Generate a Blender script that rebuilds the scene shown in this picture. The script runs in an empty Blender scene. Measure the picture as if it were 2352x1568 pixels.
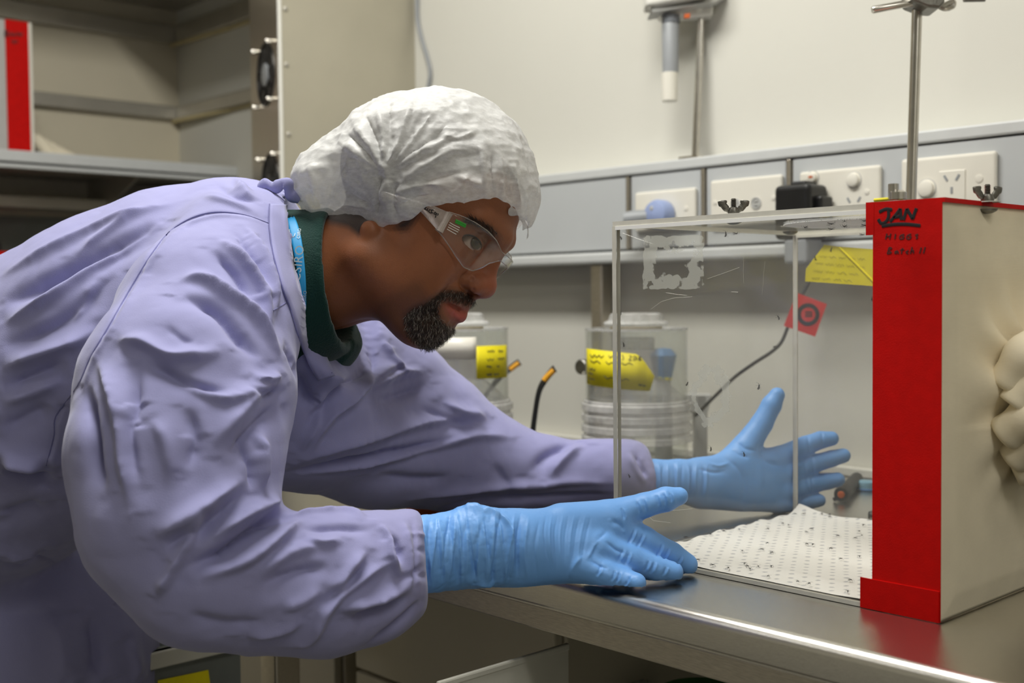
import bpy, bmesh, math, random
import numpy as np
from mathutils import Vector, Matrix
from mathutils.bvhtree import BVHTree

random.seed(7); rng = np.random.default_rng(7)
sc = bpy.context.scene
COL = sc.collection

# ------------------------------------------------------------------ camera
FPX = 2708.0
YAW, PITCH, ROLL = .7511, .0387, -.0097
CAM = np.array([0., 0., 1.182])
_f = np.array([-math.cos(YAW)*math.cos(PITCH), math.sin(YAW)*math.cos(PITCH), -math.sin(PITCH)])
_r = np.cross(_f, [0, 0, 1.]); _r /= np.linalg.norm(_r); _u = np.cross(_r, _f)
CR = _r*math.cos(ROLL)+_u*math.sin(ROLL); CU = -_r*math.sin(ROLL)+_u*math.cos(ROLL); CF = _f
cd = bpy.data.cameras.new('camera'); cam = bpy.data.objects.new('camera', cd); COL.objects.link(cam)
cd.sensor_width = 36; cd.lens = FPX/2352*36; cd.clip_start = .02
cam.matrix_world = Matrix(((CR[0], CU[0], -CF[0], CAM[0]), (CR[1], CU[1], -CF[1], CAM[1]), (CR[2], CU[2], -CF[2], CAM[2]), (0, 0, 0, 1)))
cd.dof.use_dof = True; cd.dof.focus_distance = 1.16; cd.dof.aperture_fstop = 5.0
sc.camera = cam
sc.view_settings.view_transform = 'Standard'; sc.view_settings.look = 'None'
sc.view_settings.gamma = 1; sc.view_settings.use_curve_mapping = False
sc.view_settings.exposure = 0.5
sc.cycles.transparent_max_bounces = 40; sc.cycles.max_bounces = 10
sc.cycles.caustics_reflective = False; sc.cycles.caustics_refractive = False

# ------------------------------------------------------------------ world and ceiling lights
wd = bpy.data.worlds.new('world'); sc.world = wd; wd.use_nodes = True
wd.node_tree.nodes['Background'].inputs[0].default_value = (.80, .84, .9, 1)
wd.node_tree.nodes['Background'].inputs[1].default_value = .05
def area(name, loc, sx, sy, watts, col=(1, .985, .93)):
    l = bpy.data.lights.new(name, 'AREA'); l.shape = 'RECTANGLE'; l.size = sx; l.size_y = sy; l.energy = watts; l.color = col
    o = bpy.data.objects.new(name, l); COL.objects.link(o); o.location = loc
    return o
LIGHTS = [('bench', (-1.15, .62, 2.63), 1.3, .30, 27), ('room', (1.05, .05, 2.63), 1.2, .3, 11), ('far', (-2.1, -1.0, 2.63), 1.2, .3, 4)]  # 'room' is an added fill, placed right to brighten the cage's cloth end
for n, loc, sx, sy, w in LIGHTS: area('lamp_'+n, loc, sx, sy, w)

def ray(u, v): return CR*((u-1176)/FPX)-CU*((v-784)/FPX)+CF
def P(u, v, d): return CAM+ray(u, v)*d
def on(ax, u, v, val):
    r = ray(u, v); return CAM+r*((val-CAM[ax])/r[ax])
def depth_on(ax, u, v, val):
    r = ray(u, v); return (val-CAM[ax])/r[ax]
def proj(V):
    q = np.asarray(V)-CAM; d = q@CF
    return 1176+FPX*(q@CR)/d, 784-FPX*(q@CU)/d, d

# ------------------------------------------------------------------ materials (all procedural)
def lin(r, g, b):
    f = lambda c: (c/255/12.92) if c/255 <= .04045 else ((c/255+.055)/1.055)**2.4
    return (f(r), f(g), f(b), 1)
def mul(c, k): return (min(1, c[0]*k), min(1, c[1]*k), min(1, c[2]*k), 1)
def mat(name, col, rough=.5, metal=0., spec=.5, var=.06, scale=30., bump=0., bscale=400., stretch=None, col2=None, **kw):
    m = bpy.data.materials.new(name); m.use_nodes = True
    nt = m.node_tree; b = nt.nodes['Principled BSDF']; L = nt.links.new
    b.inputs['Roughness'].default_value = rough; b.inputs['Metallic'].default_value = metal
    b.inputs['Specular IOR Level'].default_value = spec
    for k, v in kw.items(): b.inputs[k.replace('_', ' ')].default_value = v
    tc = nt.nodes.new('ShaderNodeTexCoord'); mp = nt.nodes.new('ShaderNodeMapping'); L(tc.outputs['Object'], mp.inputs[0])
    if stretch: mp.inputs['Scale'].default_value = stretch
    nz = nt.nodes.new('ShaderNodeTexNoise'); nz.inputs['Scale'].default_value = scale; nz.inputs['Detail'].default_value = 5
    L(mp.outputs[0], nz.inputs[0])
    rp = nt.nodes.new('ShaderNodeValToRGB'); L(nz.outputs[0], rp.inputs[0])
    rp.color_ramp.elements[0].position = .3; rp.color_ramp.elements[1].position = .7
    rp.color_ramp.elements[0].color = mul(col2 or col, 1-var); rp.color_ramp.elements[1].color = mul(col, 1+var)
    L(rp.outputs[0], b.inputs['Base Color'])
    if bump:
        n2 = nt.nodes.new('ShaderNodeTexNoise'); n2.inputs['Scale'].default_value = bscale; n2.inputs['Detail'].default_value = 4
        L(mp.outputs[0], n2.inputs[0])
        bp = nt.nodes.new('ShaderNodeBump'); bp.inputs['Strength'].default_value = bump; bp.inputs['Distance'].default_value = .002
        L(n2.outputs[0], bp.inputs['Height']); L(bp.outputs[0], b.inputs['Normal'])
    return m
def clear(name, tint=(.97, .98, .97, 1), ior=1.45, haze=.03, hazecol=(.8, .8, .78, 1), rough=.03, hscale=60, refl=1.0):
    """thin clear plastic: transparency + Fresnel gloss + a little milky haze broken up by noise"""
    m = bpy.data.materials.new(name); m.use_nodes = True; nt = m.node_tree; L = nt.links.new
    for n in list(nt.nodes):
        if n.type != 'OUTPUT_MATERIAL': nt.nodes.remove(n)
    out = nt.nodes['Material Output']
    tr = nt.nodes.new('ShaderNodeBsdfTransparent'); tr.inputs[0].default_value = tint
    df = nt.nodes.new('ShaderNodeBsdfPrincipled'); df.inputs['Base Color'].default_value = hazecol; df.inputs['Roughness'].default_value = .5
    gl = nt.nodes.new('ShaderNodeBsdfGlossy'); gl.inputs['Roughness'].default_value = rough
    lw_ = nt.nodes.new('ShaderNodeLayerWeight'); lw_.inputs['Blend'].default_value = .5
    pw_ = nt.nodes.new('ShaderNodeMath'); pw_.operation = 'POWER'; L(lw_.outputs['Facing'], pw_.inputs[0]); pw_.inputs[1].default_value = 4.5
    fr = nt.nodes.new('ShaderNodeMath'); fr.operation = 'MULTIPLY_ADD'; L(pw_.outputs[0], fr.inputs[0]); fr.inputs[1].default_value = .55; fr.inputs[2].default_value = ((ior-1)/(ior+1))**2
    tc = nt.nodes.new('ShaderNodeTexCoord'); nz = nt.nodes.new('ShaderNodeTexNoise'); nz.inputs['Scale'].default_value = hscale
    nz.inputs['Detail'].default_value = 6; L(tc.outputs['Object'], nz.inputs[0])
    mr = nt.nodes.new('ShaderNodeMapRange'); L(nz.outputs[0], mr.inputs[0]); mr.inputs[1].default_value = .3; mr.inputs[2].default_value = .75
    mr.inputs[3].default_value = haze*.5; mr.inputs[4].default_value = haze*1.5
    m1 = nt.nodes.new('ShaderNodeMixShader'); L(mr.outputs[0], m1.inputs[0]); L(tr.outputs[0], m1.inputs[1]); L(df.outputs[0], m1.inputs[2])
    mm = nt.nodes.new('ShaderNodeMath'); mm.operation = 'MULTIPLY'; mm.inputs[1].default_value = refl; L(fr.outputs[0], mm.inputs[0])
    m2 = nt.nodes.new('ShaderNodeMixShader'); L(mm.outputs[0], m2.inputs[0]); L(m1.outputs[0], m2.inputs[1]); L(gl.outputs[0], m2.inputs[2])
    L(m2.outputs[0], out.inputs[0])
    return m

M = {}
M['wall'] = mat('painted_wall', lin(216, 214, 204), .75, var=.02, scale=3, bump=.05, bscale=200)
M['wall_left'] = mat('cream_panel', lin(214, 205, 182), .7, var=.03, scale=4)
M['ceiling'] = mat('ceiling_white', lin(235, 232, 224), .8, var=.02)
M['floor'] = mat('vinyl_floor', lin(120, 118, 112), .35, var=.1, scale=15)
M['steel'] = mat('brushed_steel', lin(226, 223, 216), .23, 1, var=.08, scale=40, bump=.08, bscale=120, stretch=(3, 60, 60))
M['steel_edge'] = mat('worn_steel_edge', lin(204, 197, 184), .34, 1, var=.14, scale=30, bump=.08, bscale=150, stretch=(3, 30, 30))
M['chrome'] = mat('bright_metal', lin(200, 196, 188), .22, 1, var=.08, scale=60)
M['dark_metal'] = mat('dull_grey_metal', lin(120, 118, 112), .4, 1, var=.15, scale=80, bump=.2)
M['alu'] = mat('satin_aluminium', lin(188, 184, 174), .42, .7, var=.05, scale=14, stretch=(1, 1, 1))
M['panel'] = mat('brushed_sheet_panel', lin(176, 170, 152), .45, .25, var=.05, scale=6)
M['duct'] = mat('grey_painted_duct', lin(190, 193, 194), .5, var=.02, scale=10)
M['duct_rim'] = mat('pale_grey_extrusion', lin(205, 207, 206), .45, var=.02)
M['outlet'] = mat('white_plastic', lin(232, 228, 216), .3, var=.015)
M['black_plastic'] = mat('black_plastic', lin(22, 22, 23), .35, var=.2)
M['rubber'] = mat('black_rubber', lin(34, 34, 34), .6, var=.2)
M['white'] = mat('white_enamel', lin(228, 226, 218), .4, var=.02)
M['greyp'] = mat('grey_plastic', lin(150, 153, 156), .45, var=.04)
M['lgrey'] = mat('light_grey_plastic', lin(186, 186, 182), .5, var=.04)
M['blueplug'] = mat('pale_blue_plastic', lin(150, 165, 205), .4, var=.04)
M['bluecap'] = mat('mid_blue_plastic', lin(84, 132, 186), .45, var=.06)
M['orange'] = mat('orange_plastic', lin(200, 92, 30), .5, var=.08)
M['red'] = mat('red_cloth_tape', lin(204, 8, 3), .62, var=.06, scale=90, bump=.10, bscale=900, spec=.16)
M['red_tag'] = mat('red_tag_plastic', lin(205, 44, 40), .5, var=.05)
M['yellow'] = mat('yellow_label_paper', lin(236, 220, 16), .6, var=.05, scale=40)
M['ink'] = mat('black_ink', lin(22, 18, 22), .6, var=.1)
M['ink_soft'] = mat('faded_ink', lin(86, 14, 12), .6, var=.1)
M['ink_yellow'] = mat('pen_on_yellow', lin(150, 140, 20), .6, var=.1)
M['paper'] = None
M['acrylic'] = clear('clear_acrylic', (.985, .985, .98, 1), 1.40, .030, (.74, .73, .70, 1), .02, 25, .62)
M['acrylic_edge'] = mat('sawn_acrylic_edge', lin(214, 211, 200), .28, var=.06, scale=60)
M['acrylic_glint'] = mat('acrylic_edge_glint', lin(252, 252, 250), .12, var=.01, spec=1.0)  # white colour stands in for the specular line along the joint
M['funnel'] = clear('clear_funnel_plastic', (.95, .94, .95, 1), 1.45, .16, (.80, .78, .80, 1), .15, 40)
M['frost'] = clear('frosted_plastic', (.95, .95, .95, 1), 1.45, .42, (.80, .80, .79, 1), .25, 40)
M['frost2'] = clear('milky_plastic', (.95, .95, .95, 1), 1.45, .52, (.84, .83, .82, 1), .25, 40)
M['jar'] = clear('clear_jar_plastic', (.96, .97, .96, 1), 1.45, .07, (.8, .8, .78, 1), .06, 30)
M['cotton'] = mat('cream_cotton', lin(232, 222, 198), .9, var=.05)
M['darkgap'] = mat('dark_gap', lin(26, 24, 20), .8, var=.1)
M['cab'] = mat('beige_laminate', lin(196, 188, 168), .55, var=.03, scale=5)
M['bin'] = mat('pale_bin_plastic', lin(206, 204, 192), .5, var=.03)
M['bin2'] = mat('grey_bin_plastic', lin(112, 116, 112), .5, var=.06)
M['green'] = mat('green_plastic', lin(30, 120, 22), .5, var=.1)
M['mosq'] = mat('insect_black', lin(20, 18, 18), .55, var=.2)

# ------------------------------------------------------------------ objects
def tag(o, label=None, cat=None, group=None, kind=None):
    if label: o['label'] = label
    if cat: o['category'] = cat
    if group: o['group'] = group
    if kind: o['kind'] = kind
    return o
def thing(name, label, cat, loc=(0, 0, 0), group=None):
    o = bpy.data.objects.new(name, None); COL.objects.link(o); o.location = loc; o.empty_display_size = .05
    return tag(o, label, cat, group)
def link(name, me, parent=None):
    o = bpy.data.objects.new(name, me); COL.objects.link(o)
    if parent is not None:
        o.parent = parent
        r = parent
        off = Vector((0, 0, 0))
        while r is not None:
            if r.type == 'EMPTY': off = Vector(r.location)
            r = r.parent
        o.matrix_parent_inverse = Matrix.Translation(-off) if parent.type == 'EMPTY' else Matrix.Identity(4)
    return o
def mesh_obj(name, V, Fc, m, parent=None, smooth=True, sharp=None):
    me = bpy.data.meshes.new(name); me.from_pydata([tuple(map(float, v)) for v in V], [], [tuple(int(i) for i in f) for f in Fc]); me.update()
    ms = m if isinstance(m, (list, tuple)) else [m]
    for k in ms: me.materials.append(k)
    if smooth:
        me.polygons.foreach_set('use_smooth', [True]*len(me.polygons))
        if sharp: me.set_sharp_from_angle(angle=math.radians(sharp))
    return link(name, me, parent)
def frame(z, x=None):
    z = Vector(z).normalized()
    a = Vector(x) if x is not None else (Vector((0, 0, 1)) if abs(z.z) < .9 else Vector((1, 0, 0)))
    y = z.cross(a).normalized(); x = y.cross(z).normalized()
    return x, y, z
class MB:
    def __init__(s): s.V = []; s.F = []; s.mi = []; s.cur = 0
    def add(s, V, Fc):
        n = len(s.V); s.V += [tuple(v) for v in V]
        for f in Fc: s.F.append(tuple(i+n for i in f)); s.mi.append(s.cur)
        return s
    def box(s, lo, hi, rot=None, about=None):
        V = [Vector((x, y, z)) for x in (lo[0], hi[0]) for y in (lo[1], hi[1]) for z in (lo[2], hi[2])]
        if rot is not None:
            c = Vector(about) if about is not None else (Vector(lo)+Vector(hi))/2
            V = [rot@(v-c)+c for v in V]
        return s.add(V, [(0, 1, 3, 2), (4, 6, 7, 5), (0, 4, 5, 1), (2, 3, 7, 6), (0, 2, 6, 4), (1, 5, 7, 3)])
    def tube(s, pts, r, n=10, caps=True, squash=1., up=None):
        pts = [Vector(p) for p in pts]; rs = r if isinstance(r, (list, tuple)) else [r]*len(pts)
        V = []; Fc = []; px = None
        for i, p in enumerate(pts):
            d = (pts[min(i+1, len(pts)-1)]-pts[max(i-1, 0)])
            if d.length < 1e-9: d = Vector((0, 0, 1))
            d.normalize()
            if px is None: x, y, _ = frame(d, up)
            else:
                x = px-d*px.dot(d); x.normalize(); y = d.cross(x)
            px = x
            for k in range(n):
                a = 2*math.pi*k/n; V.append(p+(x*math.cos(a)+y*math.sin(a)*squash)*rs[i])
        for i in range(len(pts)-1):
            for k in range(n):
                Fc.append((i*n+k, i*n+(k+1) % n, (i+1)*n+(k+1) % n, (i+1)*n+k))
        if caps:
            Fc.append(tuple(range(n))[::-1]); Fc.append(tuple((len(pts)-1)*n+k for k in range(n)))
        return s.add(V, Fc)
    def lathe(s, prof, o, axis=(0, 0, 1), n=40, xdir=None, a0=0., a1=2*math.pi):
        x, y, z = frame(axis, xdir); o = Vector(o); V = []; Fc = []; full = abs(a1-a0-2*math.pi) < 1e-6
        m = n if full else n+1
        for r, h in prof:
            for k in range(m):
                a = a0+(a1-a0)*k/n; V.append(o+z*h+(x*math.cos(a)+y*math.sin(a))*r)
        for i in range(len(prof)-1):
            for k in range(n):
                k2 = (k+1) % m
                Fc.append((i*m+k, i*m+k2, (i+1)*m+k2, (i+1)*m+k))
        return s.add(V, Fc)
    def prism(s, poly, n):
        """poly: list of 3d points, extruded by vector n"""
        n = Vector(n); a = [Vector(p) for p in poly]; k = len(a)
        V = a+[p+n for p in a]; Fc = [tuple(range(k))[::-1], tuple(range(k, 2*k))]+[(i, (i+1) % k, k+(i+1) % k, k+i) for i in range(k)]
        return s.add(V, Fc)
    def build(s, name, m, parent=None, smooth=False, bevel=0., seg=2, sharp=35):
        o = mesh_obj(name, s.V, s.F, m, parent, smooth, sharp)
        bm = bmesh.new(); bm.from_mesh(o.data); bmesh.ops.recalc_face_normals(bm, faces=bm.faces); bm.to_mesh(o.data); bm.free()
        if s.cur: o.data.polygons.foreach_set('material_index', s.mi)
        if smooth and sharp: o.data.set_sharp_from_angle(angle=math.radians(sharp))
        if bevel:
            b = o.modifiers.new('bevel', 'BEVEL'); b.width = bevel; b.segments = seg; b.limit_method = 'ANGLE'; b.angle_limit = math.radians(40)
        return o
def struct(o): o['kind'] = 'structure'; return o
def smooth_path(pts, n=8):
    """Catmull-Rom through pts"""
    pts = [np.asarray(p, float) for p in pts]; out = []
    for i in range(len(pts)-1):
        p0, p1, p2, p3 = pts[max(i-1, 0)], pts[i], pts[i+1], pts[min(i+2, len(pts)-1)]
        for k in range(n):
            t = k/n
            out.append(.5*((2*p1)+(-p0+p2)*t+(2*p0-5*p1+4*p2-p3)*t*t+(-p0+3*p1-3*p2+p3)*t**3))
    out.append(pts[-1]); return out
def text_obj(name, body, size, origin, xdir, ydir, m, parent, spacing=1., shear=0.):
    cu = bpy.data.curves.new(name, 'FONT'); cu.body = body; cu.size = size; cu.space_character = spacing; cu.shear = shear; cu.extrude = .00005; cu.resolution_u = 3
    o = bpy.data.objects.new(name, cu); COL.objects.link(o)
    x = Vector(xdir).normalized(); y = Vector(ydir); y = (y-x*y.dot(x)).normalized(); z = x.cross(y)
    T = Matrix(((x.x, y.x, z.x, origin[0]), (x.y, y.y, z.y, origin[1]), (x.z, y.z, z.z, origin[2]), (0, 0, 0, 1)))
    bpy.context.view_layer.update()
    me = bpy.data.meshes.new_from_object(o.evaluated_get(bpy.context.evaluated_depsgraph_get()))
    bpy.data.objects.remove(o); bpy.data.curves.remove(cu)
    me.transform(T); me.materials.clear(); me.materials.append(m); me.name = name
    return link(name, me, parent)
def strokes(name, lines, plane, r, m, parent, nd=None, off=(0, 0, 0)):
    """pen strokes given on a flat surface plane(u,v)->point"""
    b = MB(); o = Vector(off)
    for l in lines:
        pts = [Vector(plane(*q))+o for q in l]
        sp = smooth_path(pts, 4); k0 = len(b.V); b.tube(sp, r, 6, True); n_ = Vector(nd) if nd is not None else Vector(CF)
        for i, p in enumerate(sp):          # ink lies flat on its surface
            for k in range(6):
                j = k0+i*6+k; o_ = Vector(b.V[j])-Vector(p); b.V[j] = tuple(Vector(p)+o_-n_*(o_.dot(n_)*.9))
    return b.build(name, m, parent, True)
# ================================================================== the room
YW, XL = 1.623, -3.125
def slab(name, lo, hi, m): return struct(MB().box(lo, hi).build(name, m))
slab('floor', (-3.3, -2.4, -.1), (1.9, 1.75, 0), M['floor'])
slab('ceiling', (-3.3, -2.4, 2.7), (1.9, 1.75, 2.8), M['ceiling'])
slab('wall_back', (-3.3, YW, 0), (1.9, YW+.1, 2.7), M['wall'])
slab('wall_left', (XL-.1, -2.4, 0), (XL, YW, 2.7), M['wall_left'])
slab('wall_right', (1.8, -2.4, 0), (1.9, YW, 2.7), M['wall'])
slab('wall_front', (-3.3, -2.5, 0), (1.9, -2.4, 2.7), M['wall'])
slab('baseboard_back', (-3.1, YW-.012, 0), (1.8, YW, .1), M['greyp'])
for n, loc, sx, sy, w in LIGHTS:
    t = thing('ceiling_light', {'bench': 'long fluorescent ceiling light over the steel bench', 'room': 'unseen ceiling light added on the right to brighten the cloth end of the cage', 'far': 'long fluorescent ceiling light over the far left of the room'}[n], 'ceiling light', (loc[0], loc[1], 2.7))
    b = MB(); x, y = loc[0], loc[1]
    b.box((x-sx/2-.04, y-sy/2-.04, 2.66), (x+sx/2+.04, y+sy/2+.04, 2.7)); b.build('housing', M['white'], t, bevel=.004)
    b = MB()
    for s in (-1, 1): b.box((x-sx/2-.04, y+s*(sy/2+.03)-.01, 2.635), (x+sx/2+.04, y+s*(sy/2+.03)+.01, 2.66))
    b.build('frame', M['white'], t)

# horizontal rails on the two walls of the corner
def rail(name, z0, z1):
    struct(MB().box((XL, .3, z0), (XL+.018, YW, z1)).build(name, M['alu'], bevel=.004))
    struct(MB().box((XL+.018, YW-.018, z0), (-2.3, YW, z1)).build(name, M['alu'], bevel=.004))
rail('trim_1', 1.690, 1.728); rail('trim_2', 1.905, 1.955)
struct(MB().box((XL, .3, 2.0), (XL+.30, YW, 2.03)).box((XL+.3, YW-.3, 2.0), (-2.3, YW, 2.03)).build('trim_3', M['alu']))
# yellowed sealant beads under the rails
for i, z in enumerate((1.686, 1.901)):
    struct(MB().tube([(XL+.3, YW-.004, z), (-2.3, YW-.004, z)], .005, 8).tube([(XL+.004, YW-.02, z), (XL+.3, YW-.004, z)], .006, 8).build('trim_%d' % (4+i), mat('yellow_sealant', lin(208, 194, 150), .7), smooth=True))

# ---- wall service duct: panels between steel covers, a pale rim above and a lip below
YD = YW-.06
t = thing('wall_duct', 'grey service duct with power points running along the white wall', 'duct', (-1, YW, 1.32))
XS = [-2.02, -1.372, -1.208, -1.043, -.2, .9]
for i in range(5):
    MB().box((XS[i]+.006, YD, 1.262), (XS[i+1]-.006, YW, 1.388)).build('cover_panel', M['duct'], t, bevel=.002)
for x in XS[1:-1]:
    b = MB().box((x-.006, YD+.004, 1.262), (x+.006, YW, 1.388)).box((x-.0035, YD-.003, 1.262), (x+.0035, YD+.006, 1.388))
    b.build('joint_strip', M['steel_edge'], t, bevel=.001)
MB().box((-2.02, YD-.004, 1.390), (.9, YW, 1.408)).build('top_rim', M['duct_rim'], t, bevel=.003)
MB().box((-2.02, YD-.010, 1.238), (.9, YW, 1.258)).build('bottom_lip', M['duct_rim'], t, bevel=.005)
MB().box((-2.02, YD+.003, 1.388), (.9, YW, 1.390)).build('shadow_gap', M['darkgap'], t)
MB().box((-2.02, YD+.003, 1.258), (.9, YW, 1.262)).build('shadow_gap', M['darkgap'], t)
for x, hide in ((-1.46, 0), (.2, 1)):
    t2 = thing('duct_post', ('slim steel post under the grey duct behind the clear jar', 'slim steel post under the grey duct near the bench end')[hide], 'post', (x, YW-.03, .9))
    b = MB().box((x-.014, YW-.05, .9), (x+.014, YW-.022, 1.238)); b.build('post', M['steel_edge'], t2, bevel=.003)
    MB().box((x-.03, YW-.06, .9), (x+.03, YW-.012, .904)).build('foot_plate', M['steel_edge'], t2)

# ---- power points
def plate(t, x0, x1, z0, z1):
    b = MB().box((x0, YD-.009, z0), (x1, YD, z1)); return b.build('face_plate', M['outlet'], t, bevel=.0045, seg=3)
def slot(t, x, z, ang=0, w=.0016, h=.0085):
    b = MB(); b.box((x-w, YD-.0096, z-h/2), (x+w, YD-.008, z+h/2), Matrix.Rotation(ang, 3, 'Y')); b.build('pin_slot', M['greyp'], t)
def socket3(t, x, z):
    slot(t, x-.0085, z+.004, -.55); slot(t, x+.0085, z+.004, .55); slot(t, x, z-.009, 0)
def rocker(t, x, z, r=.0095, lit=False):
    b = MB().lathe([(r+.002, 0), (r+.002, .0012), (r, .0015), (r, .006), (r*.8, .0068), (0, .007)], (x, YD-.009, z), (0, -1, 0), 24)
    o = b.build('switch', M['outlet'], t, True)
    b = MB().lathe([(r+.0032, 0), (r+.0032, .0006), (r+.002, .0008)], (x, YD-.009, z), (0, -1, 0), 24); b.build('switch_ring', M['lgrey'], o, True)
def screw(t, x, z, r=.004):
    MB().lathe([(r, 0), (r, .0008), (r*.6, .0012), (0, .0012)], (x, YD-.009, z), (0, -1, 0), 16).build('screw_cover', M['outlet'], t, True)
pa = thing('power_outlet', 'white wall plate with a pale blue plug, first along the duct', 'power outlet', (-1.284, YD, 1.32))
plate(pa, -1.351, -1.219, 1.290, 1.358); screw(pa, -1.238, 1.324); screw(pa, -1.335, 1.324)
rocker(pa, -1.312, 1.324, .008)
tp = thing('plug', 'pale blue round wall plug with a grey cord stub', 'plug', (-1.285, YD-.01, 1.31))
MB().lathe([(.024, 0), (.025, .003), (.025, .02), (.022, .026), (.012, .030), (0, .031)], (-1.284, YD-.010, 1.316), (0, -1, 0), 32).build('plug_body', M['blueplug'], tp, True)
MB().tube([(-1.304, YD-.028, 1.313), (-1.322, YD-.040, 1.311), (-1.338, YD-.048, 1.310)], [.013, .014, .0125], 16).build('cord_grip', M['greyp'], tp, True)
MB().lathe([(.008, 0), (.006, .002), (0, .002)], (-1.338, YD-.048, 1.310), (-1, -.5, 0), 16).build('grip_end', M['lgrey'], tp, True)
MB().lathe([(.004, 0), (.003, .001), (0, .001)], (-1.286, YD-.0405, 1.326), (0, -1, 0), 12).build('rivet', M['lgrey'], tp, True)
pb = thing('power_outlet', 'white wall plate with two small round data ports, next to the blue plug', 'power outlet', (-1.118, YD, 1.32))
plate(pb, -1.189, -1.051, 1.290, 1.366); screw(pb, -1.066, 1.330); screw(pb, -1.178, 1.330)
for x in (-1.137, -1.098):
    MB().lathe([(.0098, 0), (.0098, .0012), (.0080, .0016), (.0078, .0005), (0, .0005)], (x, YD-.009, 1.324), (0, -1, 0), 24).build('port', M['lgrey'], pb, True)
    MB().box((x-.004, YD-.011, 1.3205), (x+.004, YD-.0095, 1.3215)).box((x-.004, YD-.011, 1.3265), (x+.004, YD-.0095, 1.3275)).build('port_slot', M['lgrey'], pb)
pc = thing('power_outlet', 'white double power point holding the black adapter', 'power outlet', (-.951, YD, 1.32))
plate(pc, -1.020, -.884, 1.288, 1.366); rocker(pc, -.995, 1.356, .0075); rocker(pc, -.926, 1.347)
MB().box((-.9985, YD-.0164, 1.355), (-.9915, YD-.0158, 1.358)).build('red_mark', M['orange'], pc)
socket3(pc, -.926, 1.314); screw(pc, -.905, 1.328); screw(pc, -1.012, 1.328)
pd = thing('power_outlet', 'large glossy white power point behind the steel rod', 'power outlet', (-.78, YD, 1.32))
plate(pd, -.852, -.714, 1.280, 1.370); rocker(pd, -.812, 1.326, .011); screw(pd, -.737, 1.334, .0055)
MB().box((-.794, YD-.0105, 1.306), (-.756, YD-.0088, 1.348)).build('socket_face', M['outlet'], pd, bevel=.0008)
for x, z, a in ((-.7835, 1.338, -.55), (-.7665, 1.338, .55), (-.775, 1.321, 0)):
    MB().box((x-.0016, YD-.0112, z-.0045), (x+.0016, YD-.010, z+.0045), Matrix.Rotation(a, 3, 'Y')).build('pin_slot', M['greyp'], pd)

# ---- black adapter with its cable and red tag
ad = thing('power_adapter', 'chunky black plug-in adapter with a thin cable and red tag', 'adapter', (-.99, YD-.02, 1.3))
b = MB().box((-1.030, YD-.062, 1.262), (-.968, YD-.009, 1.343)); b.build('adapter_body', M['black_plastic'], ad, bevel=.008, seg=4)
MB().box((-.972, YD-.045, 1.285), (-.958, YD-.012, 1.325)).build('side_block', M['black_plastic'], ad, bevel=.004)
MB().box((-1.012, YD-.045, 1.340), (-.985, YD-.012, 1.349)).build('top_boss', M['black_plastic'], ad, bevel=.003)
MB().box((-1.015, YD-.058, 1.225), (-.975, YD-.013, 1.264)).build('lower_block', M['greyp'], ad, bevel=.005)  # black casing coloured grey to imitate the veil of the cage before it
cp = [P(1872, 600, 1.76), P(1856, 650, 1.74), P(1835, 690, 1.73), P(1812, 745, 1.72), P(1795, 785, 1.72), P(1772, 808, 1.72), P(1735, 832, 1.73), P(1690, 864, 1.74), P(1650, 902, 1.79), P(1597, 955, 1.88)]
MB().tube(smooth_path(cp, 6), .0026, 8).build('cable', M['rubber'], ad, True)
TD = 1.712
q = [P(1830, 672, TD), P(1899, 698, TD), P(1872, 773, TD), P(1800, 748, TD)]
tg = MB().prism(q, -CF*.0006).build('cable_tag', M['red_tag'], ad)
c = P(1856, 722, TD-.0009)
MB().lathe([(.0105, 0), (.0105, .0002), (.0165, .0002), (.0165, 0)], c, -CF, 32).build('ring_print', M['ink'], tg, True)
strokes('ring_print', [[(1849+dx, 716+k*5) for dx in (0, 9, 17)] for k in range(3)], lambda u, v: P(u, v, TD-.0010), .0009, M['ink'], tg)

# ---- electrode holder above the duct
eh = thing('electrode_holder', 'white wall holder with a hanging grey and white tube and thin rod', 'holder', tuple(P(1570, 20, 1.98)))
DH = 1.99
Pp = lambda u, v, dd=0: P(u, v, DH+dd)
b = MB().prism([Pp(1484, 15, -.02), Pp(1630, -12, -.06), Pp(1640, -190, -.06), Pp(1484, -170, -.02)], CF*.05); b.build('holder_body', M['white'], eh, bevel=.006, seg=3)
b = MB().prism([Pp(1492, 30, -.015), Pp(1640, 4, -.05), Pp(1668, -4, -.03), Pp(1672, -14, -.03), Pp(1500, 12, -.015)], CF*.05); b.build('under_tray', M['lgrey'], eh, bevel=.004)
b = MB().prism([Pp(1520, 42, 0), Pp(1638, 36, -.02), Pp(1640, 6, -.02), Pp(1508, 26, 0)], CF*.03); b.build('base_block', M['white'], eh, bevel=.004)
MB().prism([Pp(1482, 14, -.022), Pp(1494, 12, -.022), Pp(1496, 26, -.022), Pp(1486, 24, -.022)], CF*.01).build('end_clip', M['dark_metal'], eh)
MB().prism([Pp(1572, 32, -.03), Pp(1585, 30, -.03), Pp(1585, 40, -.03), Pp(1572, 41, -.03)], CF*.006).build('red_button', M['orange'], eh)
b = MB(); b.tube([Pp(1540, 36), Pp(1540, 56), Pp(1540, 58), Pp(1540, 168)], [.0138, .0138, .0145, .0135], 24); b.build('tube_body', M['greyp'], eh, True)
MB().tube([Pp(1541, 36), Pp(1541, 54)], .0152, 24).build('tube_collar', mat('slate_plastic', lin(110, 114, 120), .5), eh, True)
MB().tube([Pp(1538, 168), Pp(1538, 232), Pp(1538, 233)], [.0142, .0132, .012], 24).build('tube_tip', M['outlet'], eh, True)
MB().tube([Pp(1605, 20), Pp(1604, 40)], [.018, .014], 20).build('rod_socket', M['white'], eh, True)
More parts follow.
